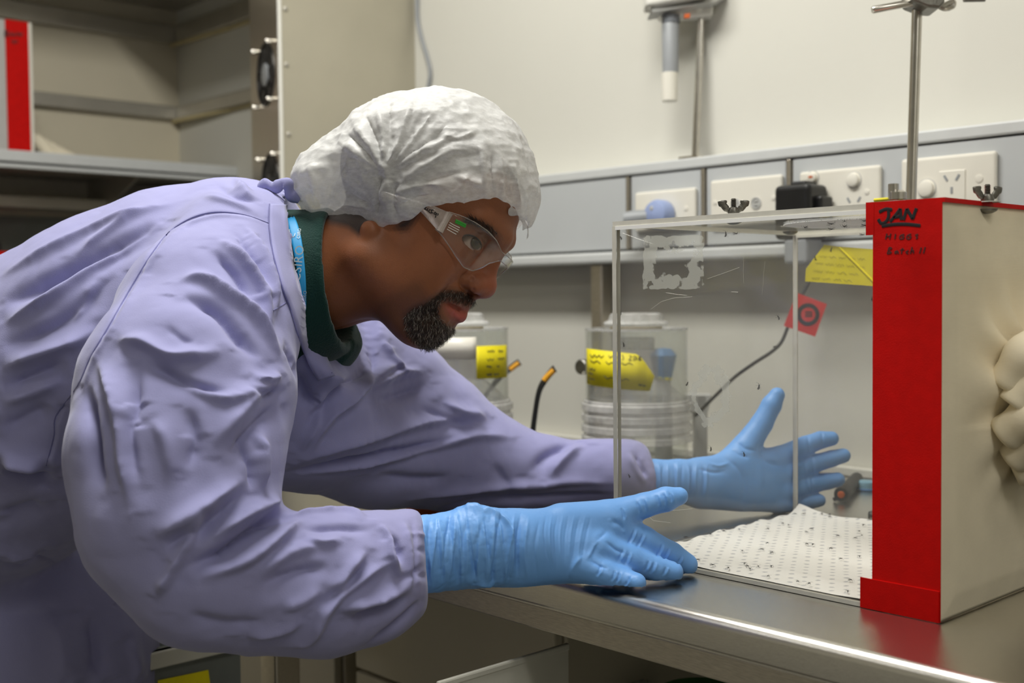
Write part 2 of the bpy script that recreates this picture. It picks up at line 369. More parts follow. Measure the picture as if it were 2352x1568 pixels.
ra = P(1611, 38, DH); rb_ = on(1, 1597, 362, YW-.03)
MB().tube([ra, rb_], .0062, 16).build('support_rod', M['chrome'], eh, True)
MB().box((rb_[0]-.02, YW-.05, 1.408), (rb_[0]+.02, YW-.005, 1.413)).build('rod_foot', M['chrome'], eh)

# ---- corner shelf and what stands on it
sh = thing('wall_shelf', 'long metal shelf along the cream wall in the far corner', 'shelf', (XL, .9, 1.5))
XSH = -2.80
MB().box((XL, -.6, 1.500), (XSH, YW, 1.506)).build('shelf_board', M['alu'], sh)
MB().box((XSH-.012, -.6, 1.490), (XSH, YW, 1.532)).build('front_lip', M['duct_rim'], sh, bevel=.003)
for y in (.75, 1.35): MB().prism([(XL, y, 1.5), (XSH-.03, y, 1.5), (XSH-.03, y, 1.485), (XL, y, 1.38)], (0, .004, 0)).build('bracket', M['alu'], sh)
sh2 = thing('lower_rack', 'dim grey rack with rails below the metal shelf', 'rack', (XL, .9, .9))
MB().box((XL, -.4, 1.415), (XL+.12, YW, 1.445)).build('rack_rail', M['alu'], sh2, bevel=.003)
MB().box((XL, -.4, 1.10), (XL+.30, YW, 1.13)).build('rack_board', M['alu'], sh2, bevel=.003)
for y in (.62, 1.45): MB().box((XL, y, 0), (XL+.03, y+.03, 1.415)).box((XL+.27, y, 0), (XL+.30, y+.03, 1.10)).build('upright', M['alu'], sh2)
MB().box((XL, -.4, 1.13), (XL+.012, YW, 1.40)).build('back_panel', M['bin2'], sh2)
yb = thing('yellow_bin', 'yellow lidded container on the low rack at the left frame edge', 'container', tuple(on(0, -30, 610, -3.0)))
c = on(0, -30, 610, -2.95)
MB().box((c[0]-.1, c[1]-.1, 1.131), (c[0]+.05, c[1]+.085, 1.284)).build('tub', M['yellow'], yb, bevel=.006)
MB().box((c[0]-.104, c[1]-.104, 1.284), (c[0]+.054, c[1]+.089, 1.300)).build('lid', M['red'], yb, bevel=.004)
MB().tube([(c[0], c[1]-.03, 1.300), (c[0], c[1]-.03, 1.32), (c[0], c[1]+.03, 1.32), (c[0], c[1]+.03, 1.300)], .006, 8).build('handle', M['black_plastic'], yb, True)
# red-ended cage on the shelf
bx = thing('shelf_cage', 'second cage with a red taped end standing on the far shelf', 'cage', tuple(on(0, 40, 350, -2.85)))
p0 = on(0, 20, 346, -2.83); p1 = on(0, 72, 346, -2.83); ya, yb2 = p0[1], p1[1]; zt = 1.838
b = MB().box((-2.834, ya, 1.507), (-2.830, yb2, zt)).box((-2.834, yb2-.002, 1.507), (-2.79-.24, yb2, zt)); b.build('red_tape', M['red'], bx)
MB().box((-3.09, ya-.30, 1.507), (-2.836, yb2+.008, zt)).build('cage_panel', M['lgrey'], bx)
MB().box((-2.836, yb2+.0005, 1.507), (-2.831, yb2+.008, zt)).build('tape_edge', M['outlet'], bx)
SH = lambda u, v: on(0, u, v, -2.8292)
strokes('lettering', [[(12, 70), (12, 82)], [(12, 70), (18, 72), (13, 76), (19, 81), (12, 82)], [(22, 82), (25, 75), (28, 82)], [(31, 75), (32, 82), (36, 80)], [(38, 76), (41, 76), (40, 82)], [(44, 75), (46, 82), (51, 76)], [(26, 92), (28, 97)], [(33, 92), (31, 98), (36, 97)], [(38, 92), (40, 98)]], SH, .0022, M['ink_soft'], bx)
b = MB(); cc = on(0, 105, 352, -2.90)
for k in range(6):
    a = k*1.05
    b.tube(smooth_path([(cc[0]-.05+.02*math.sin(a), cc[1]-.03+.02*k, 1.507+.012), (cc[0]-.02, cc[1]-.02+.018*k, 1.575-.009*k), (cc[0]+.03, cc[1]+.0+.018*k, 1.53-.003*k), (cc[0]+.05, cc[1]+.0+.02*k, 1.508+.012)], 6), .017, 10)
tw = b.build('folded_cloth', M['cotton'], None, True); tag(tw, 'crumpled cream cloth sleeve lying beside the red taped cage', 'cloth')

# ---- metal cabinet with the round fan on its narrow door
cbt = thing('steel_cabinet', 'tall sheet metal cabinet with a riveted side and a fan', 'cabinet', (-2.06, 1.45, .9))
N = np.array([-2.072, 1.30]); rd = ray(610, 400)[:2]; rd = rd/np.linalg.norm(rd)
an = math.radians(15); D2 = np.array([rd[0]*math.cos(an)-rd[1]*math.sin(an), rd[0]*math.sin(an)+rd[1]*math.cos(an)])
def hit_u(u):
    r = ray(u, 400)[:2]; A_ = np.array([[r[0], -D2[0]], [r[1], -D2[1]]]); t_, s_ = np.linalg.solve(A_, N); return s_
sl = hit_u(583); E2 = N+D2*sl; NN = np.array([-D2[1], D2[0]])
if NN@(-rd) < 0: NN = -NN
Z0, Z1 = .905, 2.35
v3 = lambda p, z: (p[0], p[1], z)
MB().prism([v3(N+(-.004, .003), Z0), v3((-2.046, YW-.001), Z0), v3((-2.46, YW-.001), Z0), v3(E2+(-.01, .004), Z0)], (0, 0, Z1-Z0)).build('cabinet_body', M['alu'], cbt)
sd = np.array([-2.042, 1.623])-N; sd /= np.linalg.norm(sd); sn = np.array([sd[1], -sd[0]])
MB().prism([v3(N, Z0), v3(N+sd*.324, Z0), v3(N+sd*.324+sn*.003, Z0), v3(N+sn*.003, Z0)], (0, 0, Z1-Z0)).build('side_panel', M['panel'], cbt)
MB().tube([v3(N+sn*.002, Z0), v3(N+sn*.002, Z1)], .0045, 10).build('corner_edge', M['white'], cbt, True)
MB().prism([v3(N, Z0), v3(E2, Z0), v3(E2+NN*.003, Z0), v3(N+NN*.003, Z0)], (0, 0, Z1-Z0)).build('fan_door', M['steel_edge'], cbt)
def panel_pt(u, v):
    r = ray(u, v); A_ = np.array([[r[0], -sd[0]], [r[1], -sd[1]]]); t_, s_ = np.linalg.solve(A_, N-CAM[:2]+sn*.003); q = CAM+r*t_; return q
for u, v in ((658, 148), (663, 308), (655, 20), (668, 470)):
    q = panel_pt(u, v); MB().lathe([(.0055, 0), (.005, .002), (.002, .0035), (0, .0037)], q, (sn[0], sn[1], 0), 16).build('rivet', M['alu'], cbt, True)
def door_pt(u, v, off=.003):
    r = ray(u, v); A_ = np.array([[r[0], -D2[0]], [r[1], -D2[1]]]); t_, s_ = np.linalg.solve(A_, N-CAM[:2]+NN*off); return CAM+r*t_
for uc, vc, full in ((611, 172, 1), (622, 425, 0)):
    fc = door_pt(uc, vc); nd = Vector((NN[0], NN[1], 0)); R0 = .066
    fan = MB().lathe([(R0, 0), (R0, .003), (R0*.93, .004), (R0*.93, .0005), (0, .0005)], fc, nd, 36).build('fan_ring', M['black_plastic'], cbt, True)
    MB().lathe([(.024, 0), (.024, .0035), (.020, .0045), (0, .0045)], fc, nd, 24).build('fan_hub', M['greyp'] if full else M['black_plastic'], fan, True)
    x, y, z = frame(nd)
    for k in range(7):
        a = k*2*math.pi/7; e = x*math.cos(a)+y*math.sin(a); g = -x*math.sin(a)+y*math.cos(a); c0 = Vector(fc)
        MB().add([c0+e*.024+nd*.001, c0+e*.024+g*.014+nd*.0032, c0+e*.058+g*.026+nd*.0032, c0+e*.058-g*.004+nd*.001], [(0, 1, 2, 3)]).build('fan_blade', M['rubber'], fan)
    for a in (.78, 2.36, 3.93, 5.5):
        e = Vector(fc)+(x*math.cos(a)+y*math.sin(a))*.083
        MB().lathe([(.0045, 0), (.0045, .014), (.0035, .016), (0, .0165)], e, nd, 12).build('standoff_bolt', M['chrome'], cbt, True)
wc = [on(1, 960, -60, YW-.006), on(1, 958, 30, YW-.006), on(1, 966, 80, YW-.006), on(1, 982, 135, YW-.006), on(1, 988, 170, YW-.006), on(1, 983, 215, YW-.006), on(1, 985, 330, YW-.006), on(1, 990, 470, YW-.006)]
o = MB().tube(smooth_path(wc, 6), .0045, 8).build('hanging_cable', M['greyp'], None, True); tag(o, 'grey cable hanging on the wall right of the metal cabinet', 'cable')

# ---- steel bench
XLEG = on(1, 615, 1520, .85)[0]
bn = thing('steel_bench', 'long stainless steel laboratory bench with a rolled front edge', 'bench', (-.8, 1.2, 0))
YE = .823; X0, X1 = -2.04, .85; ZB = .9
prof = [(YW-.002, ZB), (YE+.010, ZB)]
for k in range(1, 7):
    a = math.pi/2*k/6; prof.append((YE+.010-.010*math.sin(a), ZB-.010+.010*math.cos(a)))
prof += [(YE+.0005, ZB-.029), (YE+.003, ZB-.0315), (YE+.003, ZB-.033)]
inner = [(YE+.014, ZB-.033), (YE+.014, ZB-.012), (YW-.002, ZB-.012)]
poly = prof+inner
b = MB(); n = len(poly)
b.add([(X0, y, z) for y, z in poly]+[(X1, y, z) for y, z in poly], [(i, (i+1) % n, n+(i+1) % n, n+i) for i in range(n)]+[tuple(range(n))[::-1], tuple(range(n, 2*n))])
b.build('bench_top', M['steel'], bn, True, sharp=40)
MB().box((X0, YE+.006, ZB-.058), (X1, YE+.03, ZB-.0335)).build('apron', M['steel_edge'], bn, bevel=.0015)
MB().box((X0, YW-.02, ZB), (X1, YW-.002, ZB+.014)).build('upstand', M['wall'], bn, bevel=.002)
for x in (XLEG, -.45, .7):
    for y in (.87, 1.55):
        MB().box((x-.02, y-.02, .012), (x+.02, y+.02, ZB-.012)).build('leg', M['steel_edge'], bn, bevel=.003)
        MB().lathe([(.03, 0), (.03, .006), (.012, .012), (.012, .03)], (x, y, 0), (0, 0, 1), 16).build('foot', M['black_plastic'], bn, True)

# ---- under the bench
def crate(name, label, cat, lo, hi, m, t=.006, rim=.012, grp=None):
    r = thing(name, label, cat, ((lo[0]+hi[0])/2, (lo[1]+hi[1])/2, lo[2]), grp)
    def ring(x0_, y0_, x1_, y1_, z): return [(x0_, y0_, z), (x1_, y0_, z), (x1_, y1_, z), (x0_, y1_, z)]
    def loft(rs, name, bv=0):
        V_ = [p for q in rs for p in q]; F_ = []
        for i in range(len(rs)-1): F_ += [(i*4+k, i*4+(k+1) % 4, i*4+4+(k+1) % 4, i*4+4+k) for k in range(4)]
        return V_, F_
    x_, y_, z_ = lo; X_, Y_, Z_ = hi
    V_, F_ = loft([ring(x_, y_, X_, Y_, z_), ring(x_, y_, X_, Y_, Z_), ring(x_+t, y_+t, X_-t, Y_-t, Z_), ring(x_+t, y_+t, X_-t, Y_-t, z_+t)], 'w'); F_ += [(3, 2, 1, 0), (12, 13, 14, 15)]
    b = MB().add(V_, F_); b.build('walls', m, r)
    e = .010; V_, F_ = loft([ring(x_-.0005, y_-.0005, X_+.0005, Y_+.0005, Z_-rim), ring(x_-e, y_-e, X_+e, Y_+e, Z_-rim), ring(x_-e, y_-e, X_+e, Y_+e, Z_+.003), ring(x_+t+.0005, y_+t+.0005, X_-t-.0005, Y_-t-.0005, Z_+.003), ring(x_+t+.0005, y_+t+.0005, X_-t-.0005, Y_-t-.0005, Z_-.002)], 'r')
    MB().add(V_, F_).build('rim', m, r)
    return r
us = thing('under_shelf', 'low steel shelf under the bench carrying boxes', 'shelf', (-.8, 1.25, .4))
MB().box((-1.98, .90, .372), (.8, 1.58, .39)).build('shelf_board', M['steel'], us, bevel=.002)
for x in (-1.9, -1.0, .7): MB().box((x-.015, 1.3, 0), (x+.015, 1.33, .372)).build('support', M['steel_edge'], us)
dc = thing('drawer_unit', 'beige laminate drawer unit standing under the bench', 'drawers', (-1.22, 1.2, .39))
MB().box((-1.45, 1.04, .391), (-1.02, 1.55, .835)).build('carcass', M['cab'], dc, bevel=.003)
MB().box((-1.447, 1.022, .400), (-1.023, 1.038, .62)).build('drawer_front', M['cab'], dc, bevel=.003)
MB().box((-1.447, 1.022, .626), (-1.023, 1.038, .828)).build('drawer_front', M['cab'], dc, bevel=.003)
hn = MB().box((-1.442, 1.016, .775), (-1.415, 1.024, .803)).build('lock', M['black_plastic'], dc, bevel=.002)
sp = thing('side_panel_cabinet', 'pale cabinet side under the bench behind the hanging sleeve', 'cabinet', (-1.75, 1.2, .39))
MB().box((-1.97, 1.06, .391), (-1.53, 1.55, .84)).build('carcass', M['cab'], sp, bevel=.003)
MB().box((-1.965, 1.044, .396), (-1.535, 1.058, .835)).build('door', M['cab'], sp, bevel=.003)
MB().lathe([(.007, 0), (.006, .003), (0, .004)], (-1.56, 1.044, .73), (0, -1, 0), 16).build('screw', M['chrome'], sp, True)
# ================================================================== the clear cage
AX, AY, AZ = -.4819, .9416, .9
LX, WY, HZ, TH = .3675, .3446, .36, .0055
cg = thing('insect_cage', 'clear acrylic insect cage with a red taped end on the steel bench', 'cage', (AX-LX/2, AY+WY/2, AZ))
x0, x1, y0, y1, z0, z1 = AX-LX, AX, AY, AY+WY, AZ, AZ+HZ
def sheet(name, lo, hi, faces=('n',)):
    """a sheet of acrylic: clear faces, sawn edges"""
    b = MB().box(lo, hi); o = b.build(name, [M['acrylic'], M['acrylic_edge']], cg)
    d = [hi[k]-lo[k] for k in range(3)]; ax = d.index(min(d))
    for p in o.data.polygons: p.material_index = 0 if abs(p.normal[ax]) > .5 else 1
    return o
sheet('front_panel', (x0, y0, z0+.0005), (x1, y0+TH, z1-TH))
sheet('back_panel', (x0, y1-TH, z0+.0005), (x1, y1, z1-TH))
sheet('end_panel', (x0+.0005, y0+TH+.0003, z0+.0005), (x0+TH, y1-TH-.0003, z1-TH))
sheet('top_panel', (x0, y0, z1-TH+.0002), (x1, y1, z1))
fl = sheet('floor_panel', (x0+TH, y0+TH+.0003, z0+.0005), (x1, y1-TH-.0003, z0+.004))
MB().box((x0+.004, y0-.0006, z1-TH-.0036), (x1-.05, y0+.0002, z1-TH+.0002)).build('glued_seam', M['acrylic_glint'], cg)  # white bar paints the bright glint onto the glue joint
MB().box((x0-.0004, y0-.0004, z0+.001), (x0+.0050, y0+.0002, z1-TH)).build('glued_seam', M['acrylic_edge'], cg)
MB().box((x0+TH, y1-TH-.002, z1-TH-.003), (x1-.05, y1-TH, z1-TH)).build('glued_seam', M['acrylic_edge'], cg)
MB().box((x0+TH, y1-TH-.0018, z0+.004), (x0+TH+.0018, y1-TH, z1-TH)).build('glued_seam', M['acrylic_edge'], cg)
MB().box((x0+.002, y0-.0004, z0+.0006), (x1-.05, y0+.0002, z0+.0046)).build('glued_seam', M['acrylic_edge'], cg)
# red tape round the open end
b = MB()
u_l = on(1, 2005, 1000, y0)[0]
e = .0009
b.box((u_l, y0-e, z0+.001), (x1+.004, y0-.0001, z1+e)); tp1 = b.build('red_tape', M['red'], cg)
b = MB(); b.box((u_l, y0, z1), (x1+.004, y1, z1+e)); b.build('red_tape', M['red'], cg)
b = MB(); b.box((u_l, y1, z0+.001), (x1+.004, y1+e, z1+e)); b.build('red_tape', M['red'], cg)
zt1 = on(1, 2000, 540, y0)[2]; xt1 = on(1, 1990, 500, y0)[0]
MB().box((xt1, y0-1.2*e, zt1), (u_l+.001, y0-.0002, z1+e*1.2)).build('red_tape_patch', M['red'], cg)
zt2 = on(1, 2000, 1328, y0)[2]; xt2 = on(1, 1978, 1370, y0)[0]
MB().box((xt2, y0-2*e, z0+.0006), (x1+.003, y0-e, zt2)).build('red_tape_patch', M['red'], cg)
MB().box((x1+.0041, y0-e, z1-.003), (x1+.0062, y1, z1+e)).build('red_tape_edge', M['red'], cg)
TF = lambda u, v: on(1, u, v, y0-e-.0002)
jan = [[(2019, 487), (2035, 480), (2049, 482)], [(2041, 482), (2040, 500), (2032, 511), (2023, 512), (2017, 503)],
       [(2044, 509), (2056, 495), (2068, 479)], [(2068, 479), (2069, 495), (2070, 505)], [(2052, 499), (2068, 496)],
       [(2075, 505), (2079, 492), (2083, 479)], [(2083, 479), (2090, 492), (2096, 503)], [(2096, 503), (2101, 488), (2105, 478)],
       [(2025, 519), (2055, 515), (2085, 515), (2114, 518)]]
strokes('lettering', jan, TF, .0015, M['ink'], cg, (0, 1, 0))
TF2 = lambda u, v: on(1, u, v, y0-e-.0002)
hig = [[(2037, 536), (2034, 549)], [(2046, 536), (2043, 549)], [(2035, 543), (2045, 542)], [(2057, 537), (2055, 549)],
       [(2077, 538), (2068, 541), (2067, 548), (2074, 548), (2076, 543), (2071, 543)], [(2093, 537), (2084, 541), (2083, 548), (2090, 548), (2092, 543), (2087, 543)],
       [(2109, 538), (2103, 540), (2107, 544), (2104, 549)],
       [(2042, 568), (2038, 583)], [(2042, 568), (2048, 570), (2041, 575), (2047, 580), (2038, 583)], [(2062, 576), (2056, 578), (2057, 582), (2062, 577), (2063, 583)],
       [(2073, 569), (2070, 583)], [(2067, 574), (2077, 573)], [(2087, 575), (2081, 579), (2086, 583)], [(2095, 567), (2091, 583)], [(2092, 578), (2097, 574), (2098, 582)],
       [(2116, 568), (2112, 582)], [(2125, 567), (2121, 582)]]
strokes('lettering', hig, TF2, .0007, M['ink_soft'], cg, (0, 1, 0))
# yellow label with clipped corners on the outside of the back panel, folded crease
YB = y1+.0004
pl = [on(1, u, v, YB) for u, v in ((1849, 646), (1851, 617), (1893, 562), (1925, 566), (2080, 578), (2080, 666), (2009, 657))]
lb = MB().prism(pl, (0, .0004, 0)).build('yellow_label', M['yellow'], cg)
YW2 = lambda u, v: on(1, u, v, YB-.0005)
def scribble(seed, rows, amp):
    r = random.Random(seed); out = []
    for (ua, ub, va, vb, words) in rows:
        du = (ub-ua)/words
        for w in range(words):
            n = r.randint(4, 7); p = []
            for k in range(n):
                f = (w+.1+.75*k/(n-1))/words; p.append((ua+(ub-ua)*f, va+(vb-va)*f+(amp if k % 2 else -amp)*r.uniform(.4, 1)))
            out.append(p)
    return out
strokes('lettering', scribble(3, [(1880, 1990, 588, 596, 5), (1870, 1990, 604, 614, 5), (1866, 1975, 622, 630, 4), (1862, 1960, 638, 645, 4)], 3), YW2, .00022, M['ink_yellow'], lb)
MB().tube([YW2(1928, 568), YW2(1965, 604), YW2(2008, 648)], .0012, 6).build('crease', M['yellow'], lb, True)
# residue left by old labels on the front panel
def residue(name, kind, box):
    m = bpy.data.materials.new('glue_residue_'+kind); m.use_nodes = True; nt = m.node_tree; L = nt.links.new
    for n_ in list(nt.nodes):
        if n_.type != 'OUTPUT_MATERIAL': nt.nodes.remove(n_)
    tcn = nt.nodes.new('ShaderNodeTexCoord'); nz = nt.nodes.new('ShaderNodeTexNoise'); nz.inputs['Scale'].default_value = 90; nz.inputs['Detail'].default_value = 7
    L(tcn.outputs['Object'], nz.inputs[0])
    at = nt.nodes.new('ShaderNodeAttribute'); at.attribute_name = 'film'
    ad_ = nt.nodes.new('ShaderNodeMath'); ad_.operation = 'ADD'; L(nz.outputs[0], ad_.inputs[0]); L(at.outputs['Fac'], ad_.inputs[1])
    rp = nt.nodes.new('ShaderNodeValToRGB'); rp.color_ramp.elements[0].position = .90; rp.color_ramp.elements[1].position = .96
    rp.color_ramp.elements[1].color = (.55, .55, .55, 1)
    L(ad_.outputs[0], rp.inputs[0])
    t_ = nt.nodes.new('ShaderNodeBsdfTransparent'); d_ = nt.nodes.new('ShaderNodeBsdfDiffuse'); d_.inputs[0].default_value = lin(222, 222, 212)
    mx = nt.nodes.new('ShaderNodeMixShader'); L(rp.outputs[0], mx.inputs[0]); L(t_.outputs[0], mx.inputs[1]); L(d_.outputs[0], mx.inputs[2]); L(mx.outputs[0], nt.nodes['Material Output'].inputs[0])
    n_ = 40; V = []; Fc = []; vals = []
    ua, va, ub, vb = box
    for j in range(n_+1):
        for i in range(n_+1):
            s_, t2_ = i/n_, j/n_; V.append(on(1, ua+(ub-ua)*s_, va+(vb-va)*t2_, y0-.0003))
            if kind == 'ring':
                r_ = math.hypot(s_-.5, t2_-.5)*2; vals.append(.56-1.0*abs(r_-.72) if r_ < 1 else 0)
            else:
                d_e = min(s_, 1-s_, t2_, 1-t2_); vals.append((.50 if d_e < .2 else .50-(d_e-.2)*1.4)*min(1, d_e/.06)+(.06 if t2_ > .7 else 0))
    for j in range(n_):
        for i in range(n_): a = j*(n_+1)+i; Fc.append((a, a+1, a+n_+2, a+n_+1))
    o = mesh_obj(name, V, Fc, m, cg); a = o.data.attributes.new('film', 'FLOAT', 'POINT'); a.data.foreach_set('value', [float(x) for x in vals])
residue('glue_residue', 'patch', (1470, 535, 1625, 670)); residue('glue_residue', 'ring', (1580, 832, 1684, 985))
b = MB()
for l in ([(1708, 590), (1707, 620), (1708, 650)], [(1757, 600), (1754, 630), (1752, 660), (1750, 676)], [(1625, 640), (1660, 628), (1698, 614)], [(1495, 710), (1520, 692), (1548, 684), (1590, 681)], [(1530, 672), (1555, 676), (1577, 678)], [(1430, 535), (1470, 550), (1500, 560)], [(1680, 670), (1695, 671)], [(1500, 1160), (1545, 1172), (1590, 1168)], [(1480, 1175), (1500, 1195), (1540, 1200)]):
    b.tube([on(1, u, v, y0-.0002) for u, v in l], .00013, 4)
o = b.build('scratches', M['acrylic_edge'], cg, True); o['kind'] = 'stuff'
# net patch in the roof, thumb screws with wing nuts
NC = on(2, 1992, 512, z1-TH-.0006); NC = np.array([NC[0]+.0, NC[1], z1-TH-.0006])
def net_mat():
    m = bpy.data.materials.new('fine_white_net'); m.use_nodes = True; nt = m.node_tree; L = nt.links.new
    for n_ in list(nt.nodes):
        if n_.type != 'OUTPUT_MATERIAL': nt.nodes.remove(n_)
    tcn = nt.nodes.new('ShaderNodeTexCoord'); ws = []
    for ax in ('X', 'Y'):
        w_ = nt.nodes.new('ShaderNodeTexWave'); w_.bands_direction = ax; w_.inputs['Scale'].default_value = 110; L(tcn.outputs['Object'], w_.inputs[0]); ws.append(w_)
    mx_ = nt.nodes.new('ShaderNodeMath'); mx_.operation = 'MAXIMUM'; L(ws[0].outputs['Fac'], mx_.inputs[0]); L(ws[1].outputs['Fac'], mx_.inputs[1])
    rp = nt.nodes.new('ShaderNodeValToRGB'); rp.color_ramp.elements[0].position = .45; rp.color_ramp.elements[1].position = .6; rp.color_ramp.elements[0].color = (.45, .45, .45, 1)
    L(mx_.outputs[0], rp.inputs[0])
    t_ = nt.nodes.new('ShaderNodeBsdfTransparent'); d_ = nt.nodes.new('ShaderNodeBsdfDiffuse'); d_.inputs[0].default_value = (.85, .85, .85, 1)
    x_ = nt.nodes.new('ShaderNodeMixShader'); L(rp.outputs[0], x_.inputs[0]); L(t_.outputs[0], x_.inputs[1]); L(d_.outputs[0], x_.inputs[2]); L(x_.outputs[0], nt.nodes['Material Output'].inputs[0])
    return m
MB().lathe([(.085, 0), (.085, -.0008), (.0, -.004), (0, 0)], NC, (0, 0, 1), 40).build('net_patch', net_mat(), cg, True)
def wing_nut(c, ang, flat=False):
    c = Vector(c); x = Vector((math.cos(ang), math.sin(ang), 0)); y = Vector((-x.y, x.x, 0)); z = Vector((0, 0, 1))
    r = MB().tube([c+z*.0002, c+z*.016], .0021, 10)
    for k in range(9): r.lathe([(.0021, 0), (.0030, .0006), (.0021, .0012)], c+z*(.003+.0014*k), (0, 0, 1), 12)
    s_ = r.build('bolt', M['dark_metal'], cg, True)
    r = MB().lathe([(.0055, .001), (.0058, .003), (.0042, .007), (.003, .0075)], c, (0, 0, 1), 18)
    for s in (-1, 1):
        pts = [c+x*s*.003+z*.0035, c+x*s*.007+z*.006, c+x*s*.0105+z*.0105, c+x*s*.0112+z*.0142]
        r.tube(smooth_path(pts, 4), [.0026]*4+[.0034]*4+[.0046]*4+[.0034], 10, True, .32, z)
    r.build('wing_nut', M['dark_metal'], s_, True)
    MB().lathe([(0, -.0042), (.004, -.0038), (.008, -.0018), (.0088, 0), (0, 0)], c-z*(TH+.0002), (0, 0, 1), 20).build('bolt_head', M['dark_metal'], s_, True)
    MB().lathe([(.011, 0), (.011, .0008), (.003, .0009)], c, (0, 0, 1), 20).build('washer', M['white'], s_, True)
rv = math.atan2(CR[1], CR[0])
wing_nut(on(2, 1685, 493, z1), rv)
wing_nut(on(2, 1815, 531, z1-TH)+np.array((0, 0, TH)), rv+1.35)
wing_nut(on(2, 2268, 465, z1), rv+.3)
pc_ = on(2, 2052, 459, z1); MB().tube([pc_, pc_+np.array((0, 0, .0135))], .0045, 14).lathe([(.0075, 0), (.0075, .006), (.004, .008)], pc_+np.array((.004, 0, 0)), (0, 0, 1), 12).build('clip_post', M['chrome'], cg, True)
MB().tube([pc_+np.array((-.02, .004, .0012)), pc_+np.array((.006, .004, .0015)), pc_+np.array((.009, .004, .005))], .0016, 8).build('yellow_tie', M['yellow'], cg, True)

# cloth end with its twisted sleeve knot
def cloth_mat():
    m = mat('cream_stockinette', lin(242, 230, 203), .92, var=.05, scale=18)
    nt = m.node_tree; L = nt.links.new; b = nt.nodes['Principled BSDF']; tcn = nt.nodes['Texture Coordinate']
    w_ = nt.nodes.new('ShaderNodeTexWave'); w_.bands_direction = 'Z'; w_.inputs['Scale'].default_value = 240; w_.inputs['Distortion'].default_value = 1.2; w_.inputs['Detail Scale'].default_value = .6
    L(tcn.outputs['Object'], w_.inputs[0]); bp = nt.nodes.new('ShaderNodeBump'); bp.inputs['Strength'].default_value = .10; bp.inputs['Distance'].default_value = .0006
    L(w_.outputs['Fac'], bp.inputs['Height']); L(bp.outputs[0], b.inputs['Normal']); return m
M['cloth'] = cloth_mat()
KC = np.array([x1, y0+.136, z0+.185])
n_ = 120; V = []; Fc = []
for j in range(n_+1):
    for i in range(n_+1):
        y = y0-.0002+(WY+.0004)*i/n_; z = z0+.0012+(HZ-.001)*j/n_
        dy, dz = y-KC[1], z-KC[2]; r_ = math.hypot(dy, dz); a = math.atan2(dz, dy)
        edge = min(y-y0, y1-y, z-z0, z1-z)
        w = math.exp(-(r_/.062)**2); h = .0045+.034*w
        fold = math.sin(a*11+1.2*math.sin(a*3))*math.exp(-((r_-.062)/.034)**2)*.0055*(1 if dz > -.02 else .5)
        fold += .003*math.sin(dz*60+.5)*math.exp(-((dz-.12)/.05)**2)*math.exp(-((dy+.0)/.10)**2)
        h += fold*min(1, edge/.02)
        V.append((x1+.0005+h*min(1, .25+edge/.03)+.0015, y, z))
for j in range(n_):
    for i in range(n_): a = j*(n_+1)+i; Fc.append((a, a+1, a+n_+2, a+n_+1))
ce = mesh_obj('cloth_end', V, Fc, M['cloth'], cg); s_ = ce.modifiers.new('thick', 'SOLIDIFY'); s_.thickness = .0015; s_.offset = -1
def coil(pts, rad, name='knot_coil'):
    b = MB(); pp = smooth_path([KC+np.array(p) for p in pts], 10); k = len(pp)
    b.tube(pp, [rad*(.72+.28*math.sin(math.pi*i/(k-1))+.05*math.sin(i*.9)) for i in range(k)], 16)
    return b.build(name, M['cloth'], cg, True)
coil([(.022, -.052, .012), (.040, -.046, .040), (.052, -.008, .050), (.052, .036, .036), (.030, .056, .010)], .024)
coil([(.030, -.058, -.004), (.046, -.046, .018), (.062, -.004, .026), (.060, .040, .014), (.030, .058, -.010)], .020)
coil([(.020, -.055, -.030), (.044, -.050, -.012), (.066, -.010, .000), (.066, .030, -.008), (.036, .052, -.026)], .021)
coil([(.020, -.042, -.052), (.044, -.036, -.034), (.062, .002, -.024), (.056, .036, -.030), (.030, .050, -.044)], .020)
coil([(.018, -.030, -.066), (.040, -.016, -.054), (.050, .014, -.048), (.030, .040, -.058)], .018)
coil([(.030, -.020, -.02), (.075, -.012, -.03), (.085, .012, -.02), (.06, .03, -.01)], .018)

# ---- perforated towel lying in the cage
def towel_mat():
    m = bpy.data.materials.new('dotted_white_towel'); m.use_nodes = True; nt = m.node_tree; L = nt.links.new; b = nt.nodes['Principled BSDF']; b.inputs['Roughness'].default_value = .85
    at = nt.nodes.new('ShaderNodeAttribute'); at.attribute_name = 'hole'
    nz = nt.nodes.new('ShaderNodeTexNoise'); nz.inputs['Scale'].default_value = 300; tcn = nt.nodes.new('ShaderNodeTexCoord'); L(tcn.outputs['Object'], nz.inputs[0])
    ad_ = nt.nodes.new('ShaderNodeMath'); ad_.operation = 'MULTIPLY_ADD'; ad_.inputs[1].default_value = .5; L(nz.outputs[0], ad_.inputs[0]); L(at.outputs['Fac'], ad_.inputs[2])
    rp = nt.nodes.new('ShaderNodeValToRGB'); L(ad_.outputs[0], rp.inputs[0]); rp.color_ramp.elements[0].position = .45; rp.color_ramp.elements[1].position = .95
    rp.color_ramp.elements[0].color = lin(238, 236, 230); rp.color_ramp.elements[1].color = lin(196, 196, 196); L(rp.outputs[0], b.inputs['Base Color'])
    bp = nt.nodes.new('ShaderNodeBump'); bp.inputs['Strength'].default_value = .15; bp.inputs['Distance'].default_value = .001; L(nz.outputs[0], bp.inputs['Height']); L(bp.outputs[0], b.inputs['Normal'])
    return m
zf = z0+.0065
c00 = on(2, 1538, 1250, zf)[:2]; c01 = on(2, 1842, 1171, zf)[:2]
c00 = np.array([max(c00[0], x0+TH+.004), max(c00[1], y0+TH+.004)]); c01 = np.array([c01[0], min(c01[1], y1-TH-.003)])
cX = x1-.006
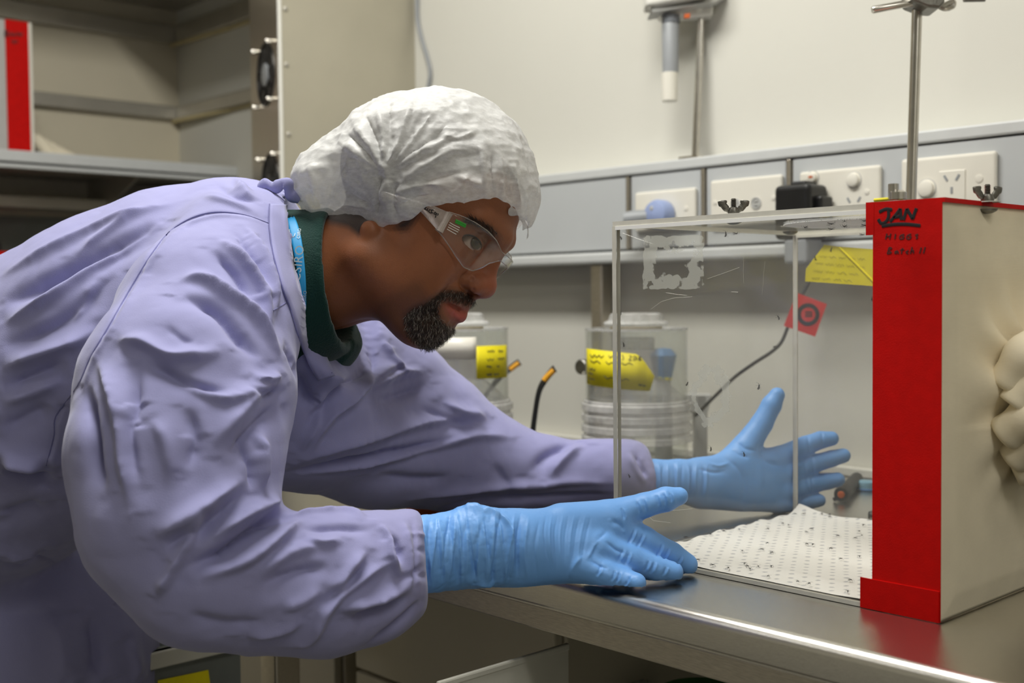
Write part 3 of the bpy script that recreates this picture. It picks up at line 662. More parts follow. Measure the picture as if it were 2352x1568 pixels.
nu, nv = 190, 170; V = []; Fc = []; hole = []
for j in range(nv+1):
    t_ = j/nv; L0 = c00+(c01-c00)*t_
    front_y = y0+TH+.0006
    for i in range(nu+1):
        s_ = i/nu
        x = L0[0]+(cX-L0[0])*s_; ylo = max(front_y, c00[1]-(c00[1]-front_y)*min(1, s_*6)); yhi = c01[1]-.028*s_
        y = ylo+(yhi-ylo)*t_
        z = zf+.0006*math.sin(x*55+y*20)+.0006*math.sin(y*70-x*31)
        if t_ > .93: z += .0025*((t_-.93)/.07)**2*(1+.9*math.sin(s_*23+1))
        if t_ < .02 and s_ > .1: z -= .0016*(1-t_/.02)
        if s_ < .05: z += .0012*math.sin(t_*40)*(1-s_/.05)
        if s_ < .07 and t_ > .9: z += .004*(1-s_/.07)*((t_-.9)/.1)
        p, qd = .0150, .0125; row = math.floor(y/qd); xo = x+(.5*p if row % 2 else 0); cx_ = (xo/p-math.floor(xo/p)-.5)*p; cy_ = (y/qd-row-.5)*qd
        hh = max(0, min(1, (.0029-math.hypot(cx_, cy_*.9))/.0012)); hole.append(hh); z -= .0006*hh
        V.append((x, y, max(z, z0+.0048)))
for j in range(nv):
    for i in range(nu): a = j*(nu+1)+i; Fc.append((a, a+1, a+nu+2, a+nu+1))
tw = mesh_obj('paper_towel', V, Fc, towel_mat()); a = tw.data.attributes.new('hole', 'FLOAT', 'POINT'); a.data.foreach_set('value', hole)
tag(tw, 'white dotted paper towel lining the floor of the clear cage', 'paper towel')

# ---- mosquitoes
def mosquito_mesh():
    b = MB(); b.tube([(-.0032, 0, .0009), (-.0022, 0, .0013), (-.0008, 0, .0017), (0, 0, .0019)], [.00012, .0003, .00036, .00022], 6)
    b.tube([(-.0002, 0, .0019), (.0006, 0, .0022), (.0013, 0, .0019)], [.0003, .00062, .0003], 6)
    b.lathe([(0, -.0004), (.00038, 0), (0, .0004)], (.0017, 0, .0017), (0, 0, 1), 6)
    b.tube([(.0019, 0, .0016), (.0034, 0, .0005)], .00008, 4)
    for s in (-1, 1):
        for xa, xm, xb in ((.0009, .0022, .0032), (.0005, .0003, .0004), (.0001, -.0014, -.0036)):
            hi_ = .0034 if xb < -.003 else .0028
            b.tube([(xa, .0002*s, .0019), (xm, .0012*s, hi_), (xb, .0024*s, .00008 if xb > -.003 else .003)], .000075, 4)
    b.cur = 0; n0 = len(b.F)
    for s in (-1, 1): b.add([(.0005, .0002*s, .0025), (-.0012, .0009*s, .0027), (-.0034, .0006*s, .0022), (-.0030, .0001*s, .0021)], [(0, 1, 2, 3)])
    o = b.build('mosquito', M['mosq'], None, True); me = o.data; bpy.data.objects.remove(o); return me
mq = mosquito_mesh(); cnt = [0]
def put(p, normal, head, label, group, sc_=1.25):
    o = bpy.data.objects.new('mosquito', mq); COL.objects.link(o)
    z = Vector(normal).normalized(); x = Vector(head); x = (x-z*x.dot(z)).normalized(); y = z.cross(x)
    o.matrix_world = Matrix(((x.x*sc_, y.x*sc_, z.x*sc_, p[0]), (x.y*sc_, y.y*sc_, z.y*sc_, p[1]), (x.z*sc_, y.z*sc_, z.z*sc_, p[2]), (0, 0, 0, 1)))
    tag(o, label, 'mosquito', group)
paper_px = [(557, 605), (718, 605), (785, 612), (790, 632), (375, 690), (425, 703), (243, 735), (625, 738), (585, 765), (1085, 705), (1047, 758), (1070, 795), (1010, 817), (860, 800), (240, 862), (588, 872), (640, 877), (190, 918), (280, 948), (795, 912), (18, 932), (1047, 980), (885, 1000), (42, 1043), (65, 1068), (88, 1090), (160, 1070), (275, 1068), (208, 1165), (507, 1200), (605, 1222), (970, 1190), (943, 1290), (487, 605)]
paper_px = [(1700+a/3.825, 1020+b_/3.825) for a, b_ in paper_px]+[(900+a/2.045, 860+b_/2.045) for a, b_ in ((1382, 762), (1318, 793), (1497, 748), (1632, 724), (1437, 868), (1470, 902), (1562, 912), (1560, 732))]
r_ = random.Random(5)
for u, v in paper_px:
    p = on(2, u, v+4, z0+.0072)
    p[0] = min(max(p[0], x0+TH+.006), x1-.01); p[1] = min(max(p[1], y0+TH+.005), y1-TH-.005)
    a = r_.uniform(0, 6.28); put(p, (0, 0, 1), (math.cos(a), math.sin(a), 0), 'tiny black mosquito standing on the dotted white paper towel', 'mosquitoes on the paper towel', r_.uniform(.76, .96))
for u, v in ((1423, 545), (1422, 718), (1429, 790), (1630, 1030), (1706, 1042), (1442, 1092), (1740, 887), (1785, 728), (1576, 880), (1492, 600), (1664, 536)):
    p = on(1, u, v, y0+TH+.0003); a = r_.uniform(-.6, .6)
    put(p, (0, 1, 0), (math.sin(a), 0, math.cos(a)), 'tiny black mosquito clinging to the clear front wall of the cage', 'mosquitoes on the clear front wall', r_.uniform(.85, 1.05))
for u, v in ((1912, 572), (1875, 592)):
    p = on(1, u, v, y1-TH-.0003); put(p, (0, -1, 0), (.3 if u > 1900 else -.3, 0, 1), 'tiny black mosquito in front of the yellow label, '+('near its top edge' if u > 1900 else 'at its clipped corner'), None, 1.15)
p = on(1, 2006, 685, y1-TH-.0003); put(p, (0, -1, 0), (0, 0, 1), 'tiny black mosquito on the back wall beside the red tape', None, 1.1)
p = on(1, 1783, 690+105, y1-TH-.0003); put(p, (0, -1, 0), (1, 0, .4), 'tiny mosquito on the back wall beside the grey cable', None, 1.1)
for u, v in ((1850, 517), (1909, 508), (1909, 521), (1940, 502), (1940, 514), (1986, 501), (1986, 512), (1981, 534)):
    p = on(2, u, v, z1-TH-.005); a = r_.uniform(0, 6.28)
    put(p, (0, 0, -1), (math.cos(a), math.sin(a), 0), 'tiny black mosquito hanging under the white net in the cage roof', 'mosquitoes under the net', r_.uniform(1.0, 1.2))
p = on(2, 1690, 531, z1-TH-.0045); put(p, (0, 0, -1), (.4, .9, 0), 'tiny mosquito hanging under the bolt head of the upright wing nut', None, 1.2)

# ================================================================== jars and small things behind the cage
def jar(u, d, label, lab_side, name='rearing_jar'):
    base = P(u, 1090, d); base[2] = .9; c = base; S = d/FPX
    H = lambda v: (P(u, v, d)[2]-.9)
    R = 116*S
    t = thing(name, label, 'jar', tuple(c))
    MB().lathe([(0, .001), (R-.003, .001), (R, .004), (R, H(1010)), (R-.0025, H(1010)), (R-.0025, .005), (0, .004)], c, (0, 0, 1), 48).build('lower_body', M['jar'], t, True)
    rb = 126*S; h0, h1 = H(1012), H(915); pr_ = [(R+.0005, h0)]
    for k in range(4):
        a = h0+(h1-h0)*(k/4); w = (h1-h0)/4
        pr_ += [(rb, a+w*.08), (rb, a+w*.62), (rb-.0035, a+w*.7), (rb-.0035, a+w*.94)]
    pr_ += [(R+.0005, h1)]
    MB().lathe(pr_, c, (0, 0, 1), 48).build('threaded_ring', M['frost2'], t, True)
    MB().lathe([(R, h1), (R, H(757)), (R-.002, H(755)), (R-.0025, H(757)), (R-.0025, h1)], c, (0, 0, 1), 48).build('upper_body', M['jar'], t, True)
    MB().lathe([(R+.0006, H(758)), (R+.0006, H(752)), (R-.004, H(752)), (R-.004, H(756)), (78*S, H(756))], c, (0, 0, 1), 48).build('rim', M['frost'], t, True)
    MB().lathe([(R-.004, h1+.002), (R*.55, h1+.03), (50*S, H(868)), (50*S, H(800)), (44*S, H(800)), (44*S, H(868)), (R*.5, h1+.03)], c, (0, 0, 1), 36).build('funnel', M['funnel'], t, True)
    MB().lathe([(0, H(800)), (42*S, H(800)), (42*S, H(775)), (0, H(775))], c, (0, 0, 1), 24).build('funnel_plug', M['frost'], t, True)
    MB().lathe([(0, H(748)), (72*S, H(748)), (75*S, H(742)), (72*S, H(738)), (64*S, H(735)), (60*S, H(722)), (54*S, H(718)), (0, H(717))], c, (0, 0, 1), 40).build('dome_cap', M['frost'], t, True)
    MB().lathe([(0, H(757)), (60*S, H(757)), (60*S, H(749)), (0, H(749))], c, (0, 0, 1), 32).build('cotton_pad', M['cotton'], t, True)
    th0 = math.atan2(-CF[1], -CF[0]); R2 = R+.0008
    def arc(uu): return th0+math.asin(max(-.999, min(.999, (uu-u)/116.)))
    poly, lines = lab_side
    # label: wrapped strip following the jar wall
    us_ = [q[0] for q in poly[0]]; V = []; n2 = 14; Fc = []
    for k in range(n2+1):
        f = k/n2; uu = us_[0]+(us_[-1]-us_[0])*f
        top = np.interp(uu, us_, [q[1] for q in poly[0]]); bot = np.interp(uu, [q[0] for q in poly[1]], [q[1] for q in poly[1]])
        a = arc(uu)
        for h in (H(bot), H(top)): V.append((c[0]+R2*math.cos(a), c[1]+R2*math.sin(a), .9+h))
    for k in range(n2): Fc.append((2*k, 2*k+2, 2*k+3, 2*k+1))
    lo = mesh_obj('yellow_label', V, Fc, M['yellow'], t); s2 = lo.modifiers.new('thick', 'SOLIDIFY'); s2.thickness = .0003
    def on_wall(uu, vv):
        a = arc(uu); return (c[0]+(R2+.0003)*math.cos(a), c[1]+(R2+.0003)*math.sin(a), .9+H(vv))
    strokes('lettering', lines, on_wall, .00055, M['ink'], lo)
    return t, c, R, H
Lr = ([(1349, 797), (1400, 801), (1456, 807), (1472, 828), (1490, 855)], [(1349, 878), (1420, 884), (1484, 888), (1490, 856)])
w1 = scribble(11, [(1352, 1388, 812, 814, 1), (1390, 1420, 812, 813, 1), (1353, 1380, 824, 826, 1), (1384, 1448, 826, 829, 2), (1352, 1368, 842, 844, 1), (1352, 1362, 852, 853, 1), (1352, 1366, 864, 866, 1), (1380, 1440, 858, 864, 2), (1455, 1472, 874, 876, 2)], 3.2)
w1 += [[(1421, 808), (1424, 815), (1421, 820)], [(1436, 810), (1441, 812), (1435, 820), (1442, 820)], [(1446, 811), (1445, 819), (1449, 819), (1449, 812), (1446, 811)], [(1452, 812), (1452, 820)], [(1457, 812), (1461, 813), (1457, 817), (1462, 819), (1456, 820), (1457, 812)]]
jar(1463, 1.80, 'clear rearing jar seen through the cage, yellow label with a clipped corner', (Lr, w1))
Ll = ([(1100, 790), (1135, 790), (1166, 791)], [(1100, 862), (1135, 863), (1166, 864)])
w2 = scribble(12, [(1121, 1142, 802, 803, 1), (1146, 1160, 803, 804, 1), (1120, 1140, 820, 821, 1), (1144, 1163, 821, 821, 1), (1120, 1134, 836, 837, 1), (1143, 1150, 837, 837, 1), (1120, 1150, 854, 855, 2)], 3.2)
tj, cj, Rj, Hj = jar(1054, 1.86, 'clear rearing jar just behind the bearded chin, square yellow label', (Ll, w2))
b = MB(); th0 = math.atan2(-CF[1], -CF[0]); V = []; Fc = []
for k in range(11):
    a = th0+math.asin(max(-.99, min(.99, (995+105*k/10-1054)/116.)))
    for v in (818, 770): V.append((cj[0]+(Rj+.001)*math.cos(a), cj[1]+(Rj+.001)*math.sin(a), .9+Hj(v)))
for k in range(10): Fc.append((2*k, 2*k+2, 2*k+3, 2*k+1))
wl = mesh_obj('white_label', V, Fc, M['outlet'], tj); s2 = wl.modifiers.new('thick', 'SOLIDIFY'); s2.thickness = .0003
# bottle with faceted blue cap behind the right jar
bd = 1.95; bc = P(1525, 1080, bd); bc[2] = .9; Hh = lambda v: P(1525, v, bd)[2]-.9; S = bd/FPX
bt = thing('blue_capped_bottle', 'small white bottle with a faceted blue cap behind the clear jar', 'bottle', tuple(bc))
MB().lathe([(0, .001), (20*S, .001), (20*S, Hh(930)), (17*S, Hh(920)), (17*S, Hh(869)), (0, Hh(869))], bc, (0, 0, 1), 20).build('bottle_body', M['lgrey'], bt, True)
MB().lathe([(20*S, Hh(868)), (21*S, Hh(863)), (31*S, Hh(815)), (18*S, Hh(800)), (0, Hh(798))], bc, (0, 0, 1), 7).build('cap', M['bluecap'], bt)
MB().lathe([(18*S, Hh(872)), (19.5*S, Hh(870)), (19.5*S, Hh(865)), (18*S, Hh(864))], bc, (0, 0, 1), 20).build('cap_ring', M['yellow'], bt, True)
# small plug by the jar's left side
kp = P(1345, 842, 1.86); o = thing('round_knob', 'small dark round knob on the jar stand, left of the yellow label', 'knob', tuple(kp))
MB().lathe([(0, 0), (.012, 0), (.012, .012), (.010, .014), (0, .014)], kp, -CF+CR*-.9, 20).build('knob', M['dark_metal'], o, True)
k2 = kp.copy(); k2[2] = .9; MB().tube([k2+np.array((0, .012, 0)), kp+np.array((0, .012, 0))], .005, 10).build('stem', M['dark_metal'], o, True)
# grey stand behind the jar
gd = 1.90; g0 = P(1612, 1060, gd); o = thing('pale_stand', 'pale grey upright block behind the jar at the end of the cable', 'stand', (g0[0], g0[1], .9))
wv = Vector(CR*(20*gd/FPX)); c = Vector((g0[0], g0[1], .9)); dv = Vector((CF[0], CF[1], 0)).normalized()*.03
top = P(1612, 905, gd)[2]
MB().prism([c-wv*.75, c+wv*.7, c+wv*.7+Vector((0, 0, top-.9)), c-wv*.75+Vector((0, 0, top-.9))], dv).build('block', M['lgrey'], o, bevel=.003)
MB().prism([c-wv*1.8+Vector((0, 0, top-.9-.03)), c+wv*.7+Vector((0, 0, top-.9-.03)), c+wv*1.2+Vector((0, 0, top-.9)), c-wv*1.8+Vector((0, 0, top-.9))], dv*.8).build('bracket', M['lgrey'], o, bevel=.002)
# black and yellow spectacles standing on the bench behind the sleeve
gs = 1.80; gl = thing('work_spectacles', 'black spectacles with yellow lined temple tips standing upside down on the bench', 'spectacles', tuple(P(1180, 1080, gs)))
def temple(pts, dd, tip):
    b = MB(); w = smooth_path([P(u, v, gs+dd) for u, v in pts], 6); k = len(w)
    b.tube(w, [.0074-.0026*math.sin(math.pi*min(1, i/(k-1)*1.3)) if i < k*.6 else .0056+.0016*(i/(k-1)-.6)/.4 for i in range(k)], 10, True, .6)
    o_ = b.build('temple', M['black_plastic'], gl, True)
    b = MB(); b.tube(smooth_path([P(u, v, gs+dd-.005) for u, v in tip], 5), .0042, 8); b.build('temple_lining', mat('amber_plastic', lin(226, 160, 30), .5), o_, True)
temple([(1217, 1085), (1222, 1010), (1229, 950), (1238, 900), (1252, 872), (1270, 850), (1275, 846)], 0, [(1249, 874), (1258, 863), (1272, 850)])
temple([(1075, 1052), (1085, 1000), (1110, 920), (1130, 888), (1150, 865), (1176, 843), (1194, 831)], .20, [(1172, 849), (1182, 841), (1192, 834)])
fr_ = [P(1217, 1085, gs), P(1195, 1060, gs-.03), P(1150, 1056, gs-.03), P(1110, 1058, gs+.10), P(1075, 1052, gs+.20)]
for p_ in fr_: p_[2] = max(p_[2], .908)
MB().tube(smooth_path(fr_, 6), .004, 8).build('brow_frame', M['black_plastic'], gl, True)
# retort stand behind the cage
rx = P(2100, 250, 1.45); tq = P(2107, 0, 1.45); tb = P(2088, 600, 1.45)
rs = thing('retort_stand', 'tall steel retort stand rod with a clamp rising behind the cage', 'stand', (tb[0], tb[1], .9))
dz = (tq-tb)/(tq[2]-tb[2]); pb0 = tb+dz*(.9-tb[2]); pt0 = tb+dz*(1.85-tb[2])
MB().tube([pb0, pt0], .0064, 20).build('rod', M['chrome'], rs, True)
MB().box((pb0[0]-.035, pb0[1]-.02, .9), (pb0[0]+.15, pb0[1]+.10, .912)).build('base_plate', M['dark_metal'], rs, bevel=.004)
DR = 1.452
MB().tube([P(2003, 23, DR-.02), P(2006, 22.5, DR-.02), P(2092, 6, DR-.016), P(2150, -6, DR-.014)], [.0035, .0046, .0046, .0046], 16).build('cross_rod', M['chrome'], rs, True)
b = MB().prism([P(2096, 2, DR-.03), P(2132, 16, DR-.03), P(2160, 18, DR-.03), P(2172, 4, DR-.03), P(2165, -70, DR-.03), P(2090, -70, DR-.03)], CF*.04); b.build('boss_head', M['dark_metal'], rs, bevel=.003)
MB().tube(smooth_path([P(2158, 15, DR-.01), P(2172, 20, DR-.01), P(2188, 15, DR-.01), P(2190, 5, DR-.01), P(2178, 8, DR-.01), P(2162, 16, DR-.01)], 5), .0034, 8).build('thumb_screw', M['chrome'], rs, True)
MB().tube([P(2214, -2, DR+.05), P(2262, -3, DR+.05)], .004, 10).tube([P(2170, -20, DR), P(2236, -12, DR+.05), P(2262, -3, DR+.05)], .004, 10).build('clamp_arm', M['dark_metal'], rs, True)
# marker and blue cap on the bench behind the cage
ma = on(2, 1932, 1136, .911); mb_ = on(2, 1968, 1098, .911)
o = thing('marker_pen', 'black tube with an orange centre lying on the bench behind the cage', 'pen', tuple(ma))
MB().tube([ma, ma+(mb_-ma)*.04, ma+(mb_-ma)*.3, ma+(mb_-ma)*.34, mb_], [.0095, .0105, .0105, .0092, .0088], 18).build('barrel', M['rubber'], o, True)
dd_ = Vector(ma-mb_).normalized(); MB().lathe([(.0048, 0), (.004, .001), (0, .0012)], ma, dd_, 16).build('orange_tip', M['orange'], o, True)
MB().tube([ma+np.array((-.012, 0, -.008)), ma+np.array((-.004, .004, -.004)), ma+(mb_-ma)*.2+np.array((-.01, 0, -.004))], .003, 8).build('clip', M['rubber'], o, True)
qb = on(2, 1990, 1125, .9); o = thing('bottle_stopper', 'small pale blue stopper on the bench beside the black tube', 'stopper', tuple(qb))
MB().lathe([(.013, 0), (.014, .001), (.0145, .004), (.013, .012), (.011, .0135), (0, .014)], qb, (0, 0, 1), 24).build('stopper_top', mat('teal_plastic', lin(120, 160, 180), .4), o, True)
MB().lathe([(.0145, .0005), (.0152, .001), (.0152, .003), (.0145, .0035)], qb, (0, 0, 1), 24).build('stopper_ring', M['bluecap'], o, True)
og = on(2, 990, 1178, .9); o = tag(MB().lathe([(0, 0), (.03, 0), (.032, .004), (.032, .016), (.029, .02), (0, .02)], og, (0, 0, 1), 28).build('orange_lid', M['orange'], None, True), 'round orange lid lying on the bench under the far sleeve', 'lid')

# ================================================================== bins under the bench, in front
zb = .800; qa, qb2 = on(2, 1000, 1562, zb), on(2, 1315, 1480, zb); xr = (qa[0]+qb2[0])/2
pn_ = thing('bin_lid', 'pale plastic bin lid standing on edge under the bench front', 'lid', (xr, .83, .391))
MB().box((xr-.004, .735, .391), (xr, qb2[1], zb-.006)).build('panel', M['bin'], pn_)
MB().box((xr-.005, .733, zb-.008), (xr+.001, qb2[1]+.002, zb)).build('rim', M['bin'], pn_, bevel=.002)
zg = .745; ga, gb2 = on(2, 362, 1503, zg), on(2, 505, 1455, zg); xg = (ga[0]+gb2[0])/2; yn = on(0, 345, 1530, xg)[1]; yf = on(0, 552, 1500, xg)[1]
bB = crate('grey_bin', 'dark grey bin with a yellow label, beneath the bench behind the gown', 'bin', (xg-.13, min(ga[1], yn), .40), (xg, yf, zg), M['bin2'], .006, .02)
MB().box((xg-.001, ga[1]-.01, zg-.018), (xg+.0135, gb2[1], zg+.003)).build('pale_rim', M['bin'], bB, bevel=.002)
la = [on(0, u, v, xg+.0012) for u, v in ((362, 1562), (478, 1538), (484, 1580), (362, 1605))]
MB().prism(la, (.0006, 0, 0)).build('yellow_label', M['yellow'], bB)
def tub(uv, z, r_t, lidm, name, label, wallm):
    c = on(2, uv[0], uv[1], z)-np.array((CF[0], CF[1], 0))*r_t*1.05
    t = thing(name, label, 'tub', (c[0], c[1], .391)); h = z-.391
    MB().lathe([(0, 0), (r_t*.85, 0), (r_t*.96, h-.014), (r_t*.92, h-.014), (r_t*.8, .004), (0, .004)], (c[0], c[1], .391), (0, 0, 1), 36).build('tub_wall', wallm, t, True)
    MB().lathe([(0, h), (r_t*.8, h+.0), (r_t*.84, h-.004), (r_t*.95, h-.003), (r_t, h-.006), (r_t, h-.014), (r_t*.97, h-.014)], (c[0], c[1], .391), (0, 0, 1), 40).build('tub_lid', lidm, t, True)
    return t, c, h
tub((1600, 1546), .69, .060, M['green'], 'green_tub', 'tub with a bright green lid under the bench, nearest the frame bottom', M['jar'])
t_, c_, h_ = tub((1408, 1538), .67, .050, M['frost'], 'clear_tub', 'clear lidded tub with green contents under the bench front', M['jar'])
MB().lathe([(0, .006), (.038, .006), (.043, h_-.05), (0, h_-.045)], (c_[0], c_[1], .391), (0, 0, 1), 32).build('contents', M['green'], t_, True)
# ================================================================== sculpting tools: signed distance -> surface nets
def nrm(v): v = np.asarray(v, float); return v/np.linalg.norm(v)
def C(u, v, d): return np.array([(u-1176)/FPX*d, -(v-784)/FPX*d, d])          # metres right, up, into the picture
def toW(V): V = np.asarray(V); return CAM+V[:, :1]*CR+V[:, 1:2]*CU+V[:, 2:3]*CF
def toC(V): q = np.asarray(V)-CAM; return np.stack([q@CR, q@CU, q@CF], 1)
def px(u, d): return u*d/FPX
def cap(p, a, b, ra, rb, ax=None, k=1.):
    a = np.asarray(a, np.float32); b = np.asarray(b, np.float32); ba = b-a; pa = p-a
    t = np.clip(pa@ba/max(1e-12, ba@ba), 0, 1).astype(np.float32); q = pa-t[:, None]*ba
    if ax is not None: q = q+np.outer(q@ax.astype(np.float32), ax.astype(np.float32))*np.float32(k-1)
    return np.sqrt((q*q).sum(1))-(ra+(rb-ra)*t)
def ell(p, c, r, R=None):
    q = p-np.asarray(c, np.float32)
    if R is not None: q = q@np.asarray(R, np.float32)
    r = np.asarray(r, np.float32); k0 = np.sqrt(((q/r)**2).sum(1)); k1 = np.sqrt(((q/(r*r))**2).sum(1))
    return k0*(k0-1)/np.maximum(k1, 1e-6)
def smin(a, b, k): h = np.clip(.5+.5*(b-a)/k, 0, 1); return b+(a-b)*h-k*h*(1-h)
def smax(a, b, k): return -smin(-a, -b, k)
def chain(p, pts, k=0., ax=None, sq=1.):
    d = None
    for (a, ra), (b, rb) in zip(pts[:-1], pts[1:]):
        e = cap(p, a, b, ra, rb, ax, sq); d = e if d is None else (smin(d, e, k) if k else np.minimum(d, e))
    return d
def sculpt(f, lo, hi, h):
    lo = np.asarray(lo, float); B = 12; n = np.ceil((np.asarray(hi)-lo)/h).astype(int); nb = -(-n//B); n = nb*B
    Fd = np.full(tuple(n), 1e3, np.float32)
    g = np.stack(np.meshgrid(*[np.arange(k) for k in nb], indexing='ij'), -1).reshape(-1, 3)
    cen = (lo+(g*B+(B-1)/2)*h).astype(np.float32); dc = f(cen); rad = B*h*.87*1.6+h*2
    near = np.abs(dc) < rad
    loc = np.stack(np.meshgrid(*[np.arange(B)]*3, indexing='ij'), -1).reshape(-1, 3)
    for gi, dv in zip(g[~near], dc[~near]):
        if dv < 0: Fd[gi[0]*B:gi[0]*B+B, gi[1]*B:gi[1]*B+B, gi[2]*B:gi[2]*B+B] = -1
    gn = g[near]; CH = 200
    for s in range(0, len(gn), CH):
        gg = gn[s:s+CH]; idx = (gg[:, None, :]*B+loc[None]).reshape(-1, 3)
        Fd[idx[:, 0], idx[:, 1], idx[:, 2]] = f((lo+idx*h).astype(np.float32))
    S = Fd < 0
    c = [S[i:S.shape[0]-1+i, j:S.shape[1]-1+j, k:S.shape[2]-1+k] for i in (0, 1) for j in (0, 1) for k in (0, 1)]
    al = np.logical_and.reduce(c); an_ = np.logical_or.reduce(c); act = np.argwhere(an_ & ~al)
    ci = np.full(tuple(x-1 for x in S.shape), -1, np.int32); ci[act[:, 0], act[:, 1], act[:, 2]] = np.arange(len(act))
    corners = np.array([(i, j, k) for i in (0, 1) for j in (0, 1) for k in (0, 1)])
    val = np.stack([Fd[act[:, 0]+o[0], act[:, 1]+o[1], act[:, 2]+o[2]] for o in corners], 1)
    acc = np.zeros((len(act), 3)); cn = np.zeros(len(act))
    for a in range(8):
        for b in range(a+1, 8):
            if np.abs(corners[a]-corners[b]).sum() != 1: continue
            x = (val[:, a] < 0) != (val[:, b] < 0); den = val[:, a]-val[:, b]; t = np.where(x, val[:, a]/np.where(den == 0, 1, den), 0)
            t = np.clip(t, 0, 1); acc += np.where(x[:, None], corners[a]+t[:, None]*(corners[b]-corners[a]), 0); cn += x
    V = lo+(act+acc/cn[:, None])*h
    quads = []
    for ax in range(3):
        e = [0, 0, 0]; e[ax] = 1; o1 = [0, 0, 0]; o1[(ax+1) % 3] = 1; o2 = [0, 0, 0]; o2[(ax+2) % 3] = 1
        A_ = S[:S.shape[0]-e[0], :S.shape[1]-e[1], :S.shape[2]-e[2]]; B_ = S[e[0]:, e[1]:, e[2]:]
        w = np.argwhere(A_ != B_); w = w[(w[:, (ax+1) % 3] > 0) & (w[:, (ax+2) % 3] > 0)]
        w = w[(w < np.array(ci.shape)).all(1)]
        sg = S[w[:, 0], w[:, 1], w[:, 2]]; o1 = np.array(o1); o2 = np.array(o2)
        q = np.stack([ci[tuple((w-o1-o2).T)], ci[tuple((w-o2).T)], ci[tuple(w.T)], ci[tuple((w-o1).T)]], 1)
        q[~sg] = q[~sg][:, ::-1]; quads.append(q)
    Q = np.concatenate(quads); return V, Q[(Q >= 0).all(1)]
def relax(V, Q, it=1, lam=.5):
    for _ in range(it):
        s = np.zeros_like(V); c = np.zeros(len(V))
        for a, b in ((0, 1), (1, 2), (2, 3), (3, 0)):
            np.add.at(s, Q[:, a], V[Q[:, b]]); np.add.at(s, Q[:, b], V[Q[:, a]]); np.add.at(c, Q[:, a], 1); np.add.at(c, Q[:, b], 1)
        V = V+lam*(s/np.maximum(c, 1)[:, None]-V)
    return V
def subdivide(V, Q):
    n = len(V); E_ = np.concatenate([Q[:, [0, 1]], Q[:, [1, 2]], Q[:, [2, 3]], Q[:, [3, 0]]]); Es = np.sort(E_, 1)
    key = Es[:, 0].astype(np.int64)*n+Es[:, 1]; uk, inv = np.unique(key, return_inverse=True)
    ev = .5*(V[uk//n]+V[uk % n]); fc = V[Q].mean(1); m = len(Q); e = [inv[i*m:(i+1)*m]+n for i in range(4)]; f = np.arange(m)+n+len(uk)
    Q2 = np.concatenate([np.stack([Q[:, i], e[i], f, e[(i+3) % 4]], 1) for i in range(4)])
    return relax(np.concatenate([V, ev, fc]), Q2, 1, .5), Q2
def normals(V, Q):
    fn = np.cross(V[Q[:, 2]]-V[Q[:, 0]], V[Q[:, 3]]-V[Q[:, 1]]); N_ = np.zeros_like(V)
    for k in range(4): np.add.at(N_, Q[:, k], fn)
    return N_/np.maximum(np.linalg.norm(N_, axis=1), 1e-12)[:, None]
def orient(V, Q):
    a, b, c = V[Q[:, 0]], V[Q[:, 1]], V[Q[:, 2]]; d = V[Q[:, 3]]
    vol = (np.einsum('ij,ij->i', a, np.cross(b, c))+np.einsum('ij,ij->i', a, np.cross(c, d))).sum()
    return Q if vol > 0 else Q[:, ::-1]
def fast_mesh(name, V, Q, m, parent, col=None, drop=None):
    if drop is not None:
        keepf = ~drop[Q].any(1); Q = Q[keepf]; used = np.unique(Q); mp_ = np.full(len(V), -1); mp_[used] = np.arange(len(used)); V = V[used]; Q = mp_[Q]
        if col is not None: col = col[used]
        E_ = np.concatenate([Q[:, [0, 1]], Q[:, [1, 2]], Q[:, [2, 3]], Q[:, [3, 0]]]); Es = np.sort(E_, 1); k_, c_ = np.unique(Es[:, 0].astype(np.int64)*len(V)+Es[:, 1], return_counts=True)
        be = k_[c_ == 1]; a_, b_ = be//len(V), be % len(V)
        for _ in range(14):   # fair the cut edge
            s_ = np.zeros_like(V); n_ = np.zeros(len(V)); np.add.at(s_, a_, V[b_]); np.add.at(s_, b_, V[a_]); np.add.at(n_, a_, 1); np.add.at(n_, b_, 1)
            m_ = n_ > 0; V[m_] = .5*V[m_]+.5*s_[m_]/n_[m_, None]
    Q = Q[(Q[:, 0] != Q[:, 1]) & (Q[:, 1] != Q[:, 2]) & (Q[:, 2] != Q[:, 3]) & (Q[:, 0] != Q[:, 2]) & (Q[:, 1] != Q[:, 3])] if col is None else Q
    if col is None and drop is None:
        used = np.unique(Q); mp_ = np.full(len(V), -1); mp_[used] = np.arange(len(used)); V = V[used]; Q = mp_[Q]
    me = bpy.data.meshes.new(name); me.vertices.add(len(V)); me.vertices.foreach_set('co', np.asarray(V, np.float32).ravel())
    me.loops.add(Q.size); me.loops.foreach_set('vertex_index', Q.astype(np.int32).ravel()); me.polygons.add(len(Q))
    me.polygons.foreach_set('loop_start', np.arange(0, Q.size, 4, dtype=np.int32)); me.polygons.foreach_set('use_smooth', np.ones(len(Q), bool))
    me.update(calc_edges=True); me.validate()
    for k in (m if isinstance(m, (list, tuple)) else [m]): me.materials.append(k)
    if col is not None:
        a = me.color_attributes.new('tone', 'FLOAT_COLOR', 'POINT'); a.data.foreach_set('color', np.asarray(col, np.float32).ravel())
    return link(name, me, parent)
def bvh_of(V, Q): return BVHTree.FromPolygons([tuple(v) for v in V], [tuple(int(i) for i in q) for q in Q])
def shoot(bv, u, v):
    r = ray(u, v); r = r/np.linalg.norm(r); h = bv.ray_cast(Vector(CAM), Vector(r)); return None if h[0] is None else (np.array(h[0]), np.array(h[1]))
